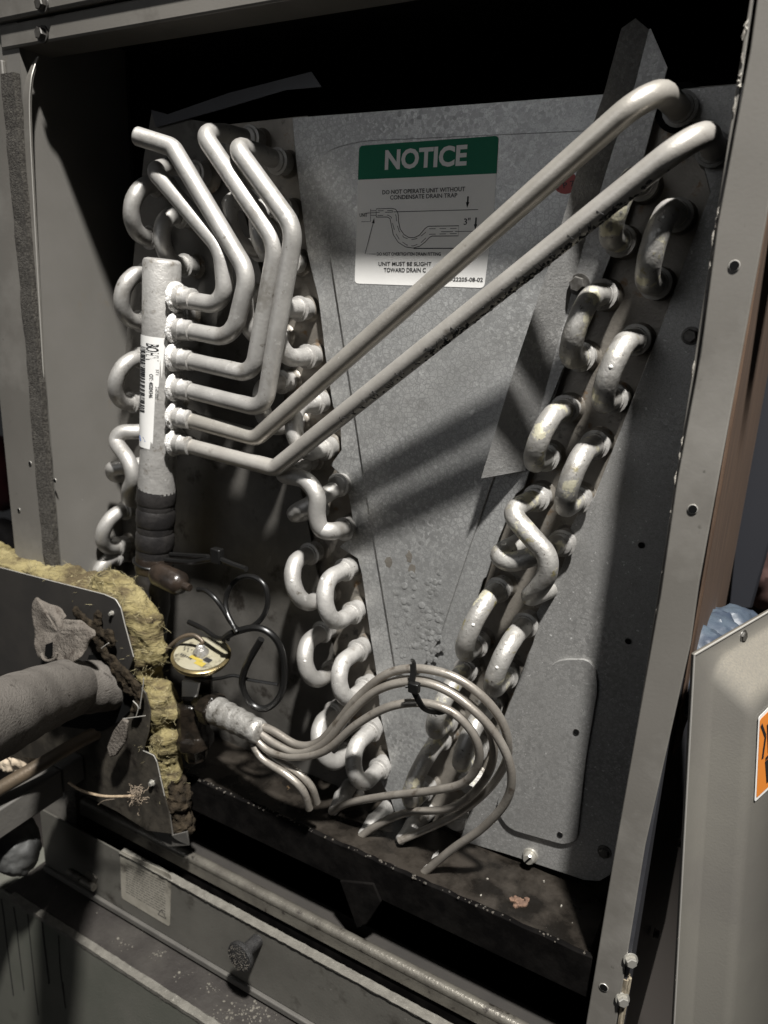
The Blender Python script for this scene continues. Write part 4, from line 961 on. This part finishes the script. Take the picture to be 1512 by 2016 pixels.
# supply plenum below: ledge and front face
pm = thing('supply_plenum', 'streaked sheet metal plenum box below the door', 'plenum', (-.3, .36, CZ - 1.0))
ZL = CZ - .5755
MB().box((-.60, .354, ZL - .002), (-.03, .42, ZL)).build('ledge', 'ledge', pm, False)
MB().box((-.75, .350, CZ - .95), (-.03, .353, ZL + .001)).build('front_sheet', 'plenum', pm, True, .0008)
MB().box((-.76, .354, CZ - .95), (-.602, .42, ZL - .012)).build('side_box', 'plenum', pm, True, .0008)
ee = MB(); vs = []; fs = []
for k in range(121):
    x = -.588 + .55 * k / 120; j = lambda: random.uniform(-.00022, .00022)
    vs += [(x, .3494 + j() * .5, ZL - .003 + j() * 2), (x, .3492 + j(), ZL + .0012 + j()), (x, .356 + j() * 2, ZL + .0014 + j()), (x, .357, ZL)]
    if k:
        for i in range(3): fs.append((4 * k - 4 + i, 4 * k + i, 4 * k + 1 + i, 4 * k - 3 + i))
ee.add(vs, fs).build('flaking_edge', 'edge_rough', pm)
fk = MB()
for k in range(260):
    q = random.random()
    if q < .6: c = WZ(random.gauss(480, 45), random.gauss(1995, 16), ZL + .0002)
    elif q < .85: cx_, cy_ = random.choice(((240, 1862), (310, 1880), (350, 1920), (420, 1945))); c = WZ(random.gauss(cx_, 9), random.gauss(cy_, 6), ZL + .0002)
    else: c = WZ(*(V((100, 1745)).lerp(V((560, 1995)), random.random()) + V((random.gauss(0, 14), random.gauss(0, 14)))), ZL + .0002)
    if not (.356 < c.y < .387): continue
    s_ = random.uniform(.0002, .0009) * random.choice((1, 1, 1.6))
    d_ = V((random.uniform(-.6, .6), random.uniform(-.6, .6), 1))
    fk.lathe(c, d_, [(0, s_), (s_ * .5, s_ * .8), (s_ * .7, .0001)], random.choice((4, 5, 6)))
stuff(fk.build('ledge_debris', 'debris', pm))
dp = MB()
for k in range(5):
    x = -.60 + .021 * k + random.uniform(-.004, .004); z = ZL - random.uniform(.0, .01)
    dp.ribbon(spline([V((x + random.uniform(-.0015, .0015), .3497, z - t * random.uniform(.05, .16))) for t in (0, .3, .7, 1)], 4), random.uniform(.0008, .0022), (0, -1, 0), .0001)
stuff(dp.build('dark_drips', 'soot', pm))

# ------------------------------------------------------------------ removed panel leaning on the right side
A = W(1368, 1288, .402); Cb = W(1328, 2016, .402); u = V((.354, .935, 0)).normalized()
vdn = (Cb - A).normalized(); u = (W(1512, 1212, .4824) - A); u = (u - vdn * u.dot(vdn)).normalized(); nrm = u.cross(vdn).normalized()
if nrm.dot(V((0, 0, CZ)) - A) < 0: nrm = -nrm
rp_ = thing('removed_front_panel', 'grey pressed steel panel leaning on the cabinet with an orange warning sticker', 'panel', A + vdn * .32)
def pp(a, b, c=0): return A + u * a + vdn * b + nrm * c
def onpanel(px, py, c=0):
    d_ = ray(px, py); o_ = V((0, 0, CZ)); t_ = (pp(0, 0, c) - o_).dot(nrm) / d_.dot(nrm); return o_ + d_ * t_
WD, HT = .32, .37
# a stepped pan: rim, slope, raised field (rounded outline loops)
def rl_(x0, y0, x1, y1, r, c, n_=7):
    out = []
    for cx, cy, a0 in ((x1 - r, y0 + r, -90), (x1 - r, y1 - r, 0), (x0 + r, y1 - r, 90), (x0 + r, y0 + r, 180)):
        for k in range(n_ + 1):
            a_ = R(a0 + 90 * k / n_); out.append(pp(cx + r * math.cos(a_), cy + r * math.sin(a_), c))
    return out
loops = [rl_(0, 0, WD, HT, .0008, -.002), rl_(0, 0, WD, HT, .0008, 0), rl_(.018, .0085, WD - .02, HT, .014, 0), rl_(.0205, .0115, WD - .024, HT, .014, .002), rl_(.0245, .024, WD - .03, HT, .014, .0165), rl_(.028, .029, WD - .036, HT, .013, .0198), rl_(.034, .034, WD - .036, HT, .012, .0208),
         rl_(.085, .06, WD - .07, HT, .012, .0208), rl_(.092, .068, WD - .075, HT, .012, .0165)]
vs = [p for l_ in loops for p in l_]; n_ = len(loops[0]); fs = []
for j in range(len(loops) - 1):
    for i in range(n_): fs.append((j * n_ + i, j * n_ + (i + 1) % n_, (j + 1) * n_ + (i + 1) % n_, (j + 1) * n_ + i))
fs.append(tuple((len(loops) - 1) * n_ + i for i in range(n_)))
body = MB().add(vs, fs).build('pressed_sheet', 'paint_dust', rp_, True, 0, 60)
so = body.modifiers.new('th', 'SOLIDIFY'); so.thickness = .0012; so.offset = -1
q = pp(.055, .0065, 0); bolt_head('screw_slot', q, nrm, .003, .0015, 'bolt_dark', rp_)
MB().tube([pp(-.0006, .0002, 0), pp(WD, -.0004, .0)], .0006, 6).build('bare_edge', 'edge', rp_)
MB().tube([pp(-.0004, .0, 0), pp(-.0004, HT, .0)], .0005, 6).build('bare_edge', 'edge', rp_)
os_ = MB().prism([onpanel(x, y, .0214) for x, y in rounded([(1493, 1412), (1560, 1345), (1560, 1510), (1485, 1579)], 5)], nrm * .0002).build('warning_sticker', 'paper', rp_, False)
MB().prism([onpanel(x, y, .0217) for x, y in rounded([(1496, 1417), (1556, 1357), (1556, 1508), (1489, 1571)], 4)], nrm * .0001).build('orange_field', 'orange', os_, False)
pk = MB()
for a_, b_ in (((1499, 1427), (1507, 1450)), ((1507, 1450), (1501, 1494)), ((1512, 1425), (1514, 1480)), ((1507, 1495), (1530, 1470))):
    pk.ribbon([onpanel(*a_, .0219), onpanel(*b_, .0219)], .0022 if a_[0] < 1510 else .003, nrm, .0001)
pk.prism([onpanel(x, y, .0219) for x, y in ((1506, 1500), (1530, 1478), (1530, 1525), (1509, 1542))], nrm * .0001)
pk.build('hazard_symbol', 'ink', os_, False)
dm = MB()
for k in range(170):
    a_, b_ = random.uniform(.03, .26), random.uniform(.0168, .031); c_ = .0015 + (.0125 - .0015) * min(1, max(0, (b_ - .0165) / .0155))
    s_ = random.uniform(.0003, .0011) ; p = pp(a_, b_, c_ + .0008)
    dm.lathe(p, (V((0, 0, 1)) + nrm * .4), [(0, s_), (s_ * .5, s_ * .7), (s_ * .7, .0001)], 6)
stuff(dm.build('settled_dust', 'dust', rp_))

# ------------------------------------------------------------------ things behind
def slab(name, px4, Y, th, m_, label, cat):
    o_ = MB().prism([W(x, y, Y) for x, y in px4], (0, th, 0)).build(name, m_, None, True, .002); return tag(o_, label, cat)
o_ = MB().box((-.0363, .4345, CZ - .26), (-.0338, .682, CZ + .42)).build('timber_board', 'wood', None, True, .0008)
tag(o_, 'brown timber board against the outer right side of the cabinet', 'timber')
slab('dark_post', [(1503, 470), (1570, 200), (1570, 880), (1480, 1200), (1432, 1200)], .70, .015, 'darkpost', 'near black metal post behind the brown timber board', 'post')
pk_ = lump([(W(1520, 1020, 1.05), (.05, .03, .09), 'e'), (W(1545, 880, 1.05), (.05, .03, .08), 'e'), (W(1500, 1130, 1.05), (.05, .03, .05), 'e')], .008, .012, 22).build('pink_cloth', 'pink')
tag(pk_, 'dusky pink cloth heaped beyond the dark post', 'cloth')
bs = lump([(W(1402, 1238, .52), (.017, .02, .011), 'e'), (W(1440, 1228, .56), (.02, .02, .012), 'e'), (W(1385, 1290, .47), (.013, .02, .018), 'e'), (W(1372, 1350, .46), (.011, .02, .022), 'e')], .003, .004, 70).build('plastic_sheet', 'bluesheet')
tag(bs, 'crumpled pale blue plastic sheet behind the leaning grey panel', 'plastic sheet')
rc = lump([(W(-5, 930, .8), (.05, .04, .07), 'e')], .008, .01, 25).build('red_cloth', 'redcloth')
tag(rc, 'dark red cloth seen past the left edge of the cabinet', 'cloth')
gc = lump([(W(0, 1060, .78), (.06, .04, .035), 'e')], .008, .008, 25).build('grey_cloth', 'greycloth')
tag(gc, 'grey cloth lying on the dark red cloth past the cabinet', 'cloth')
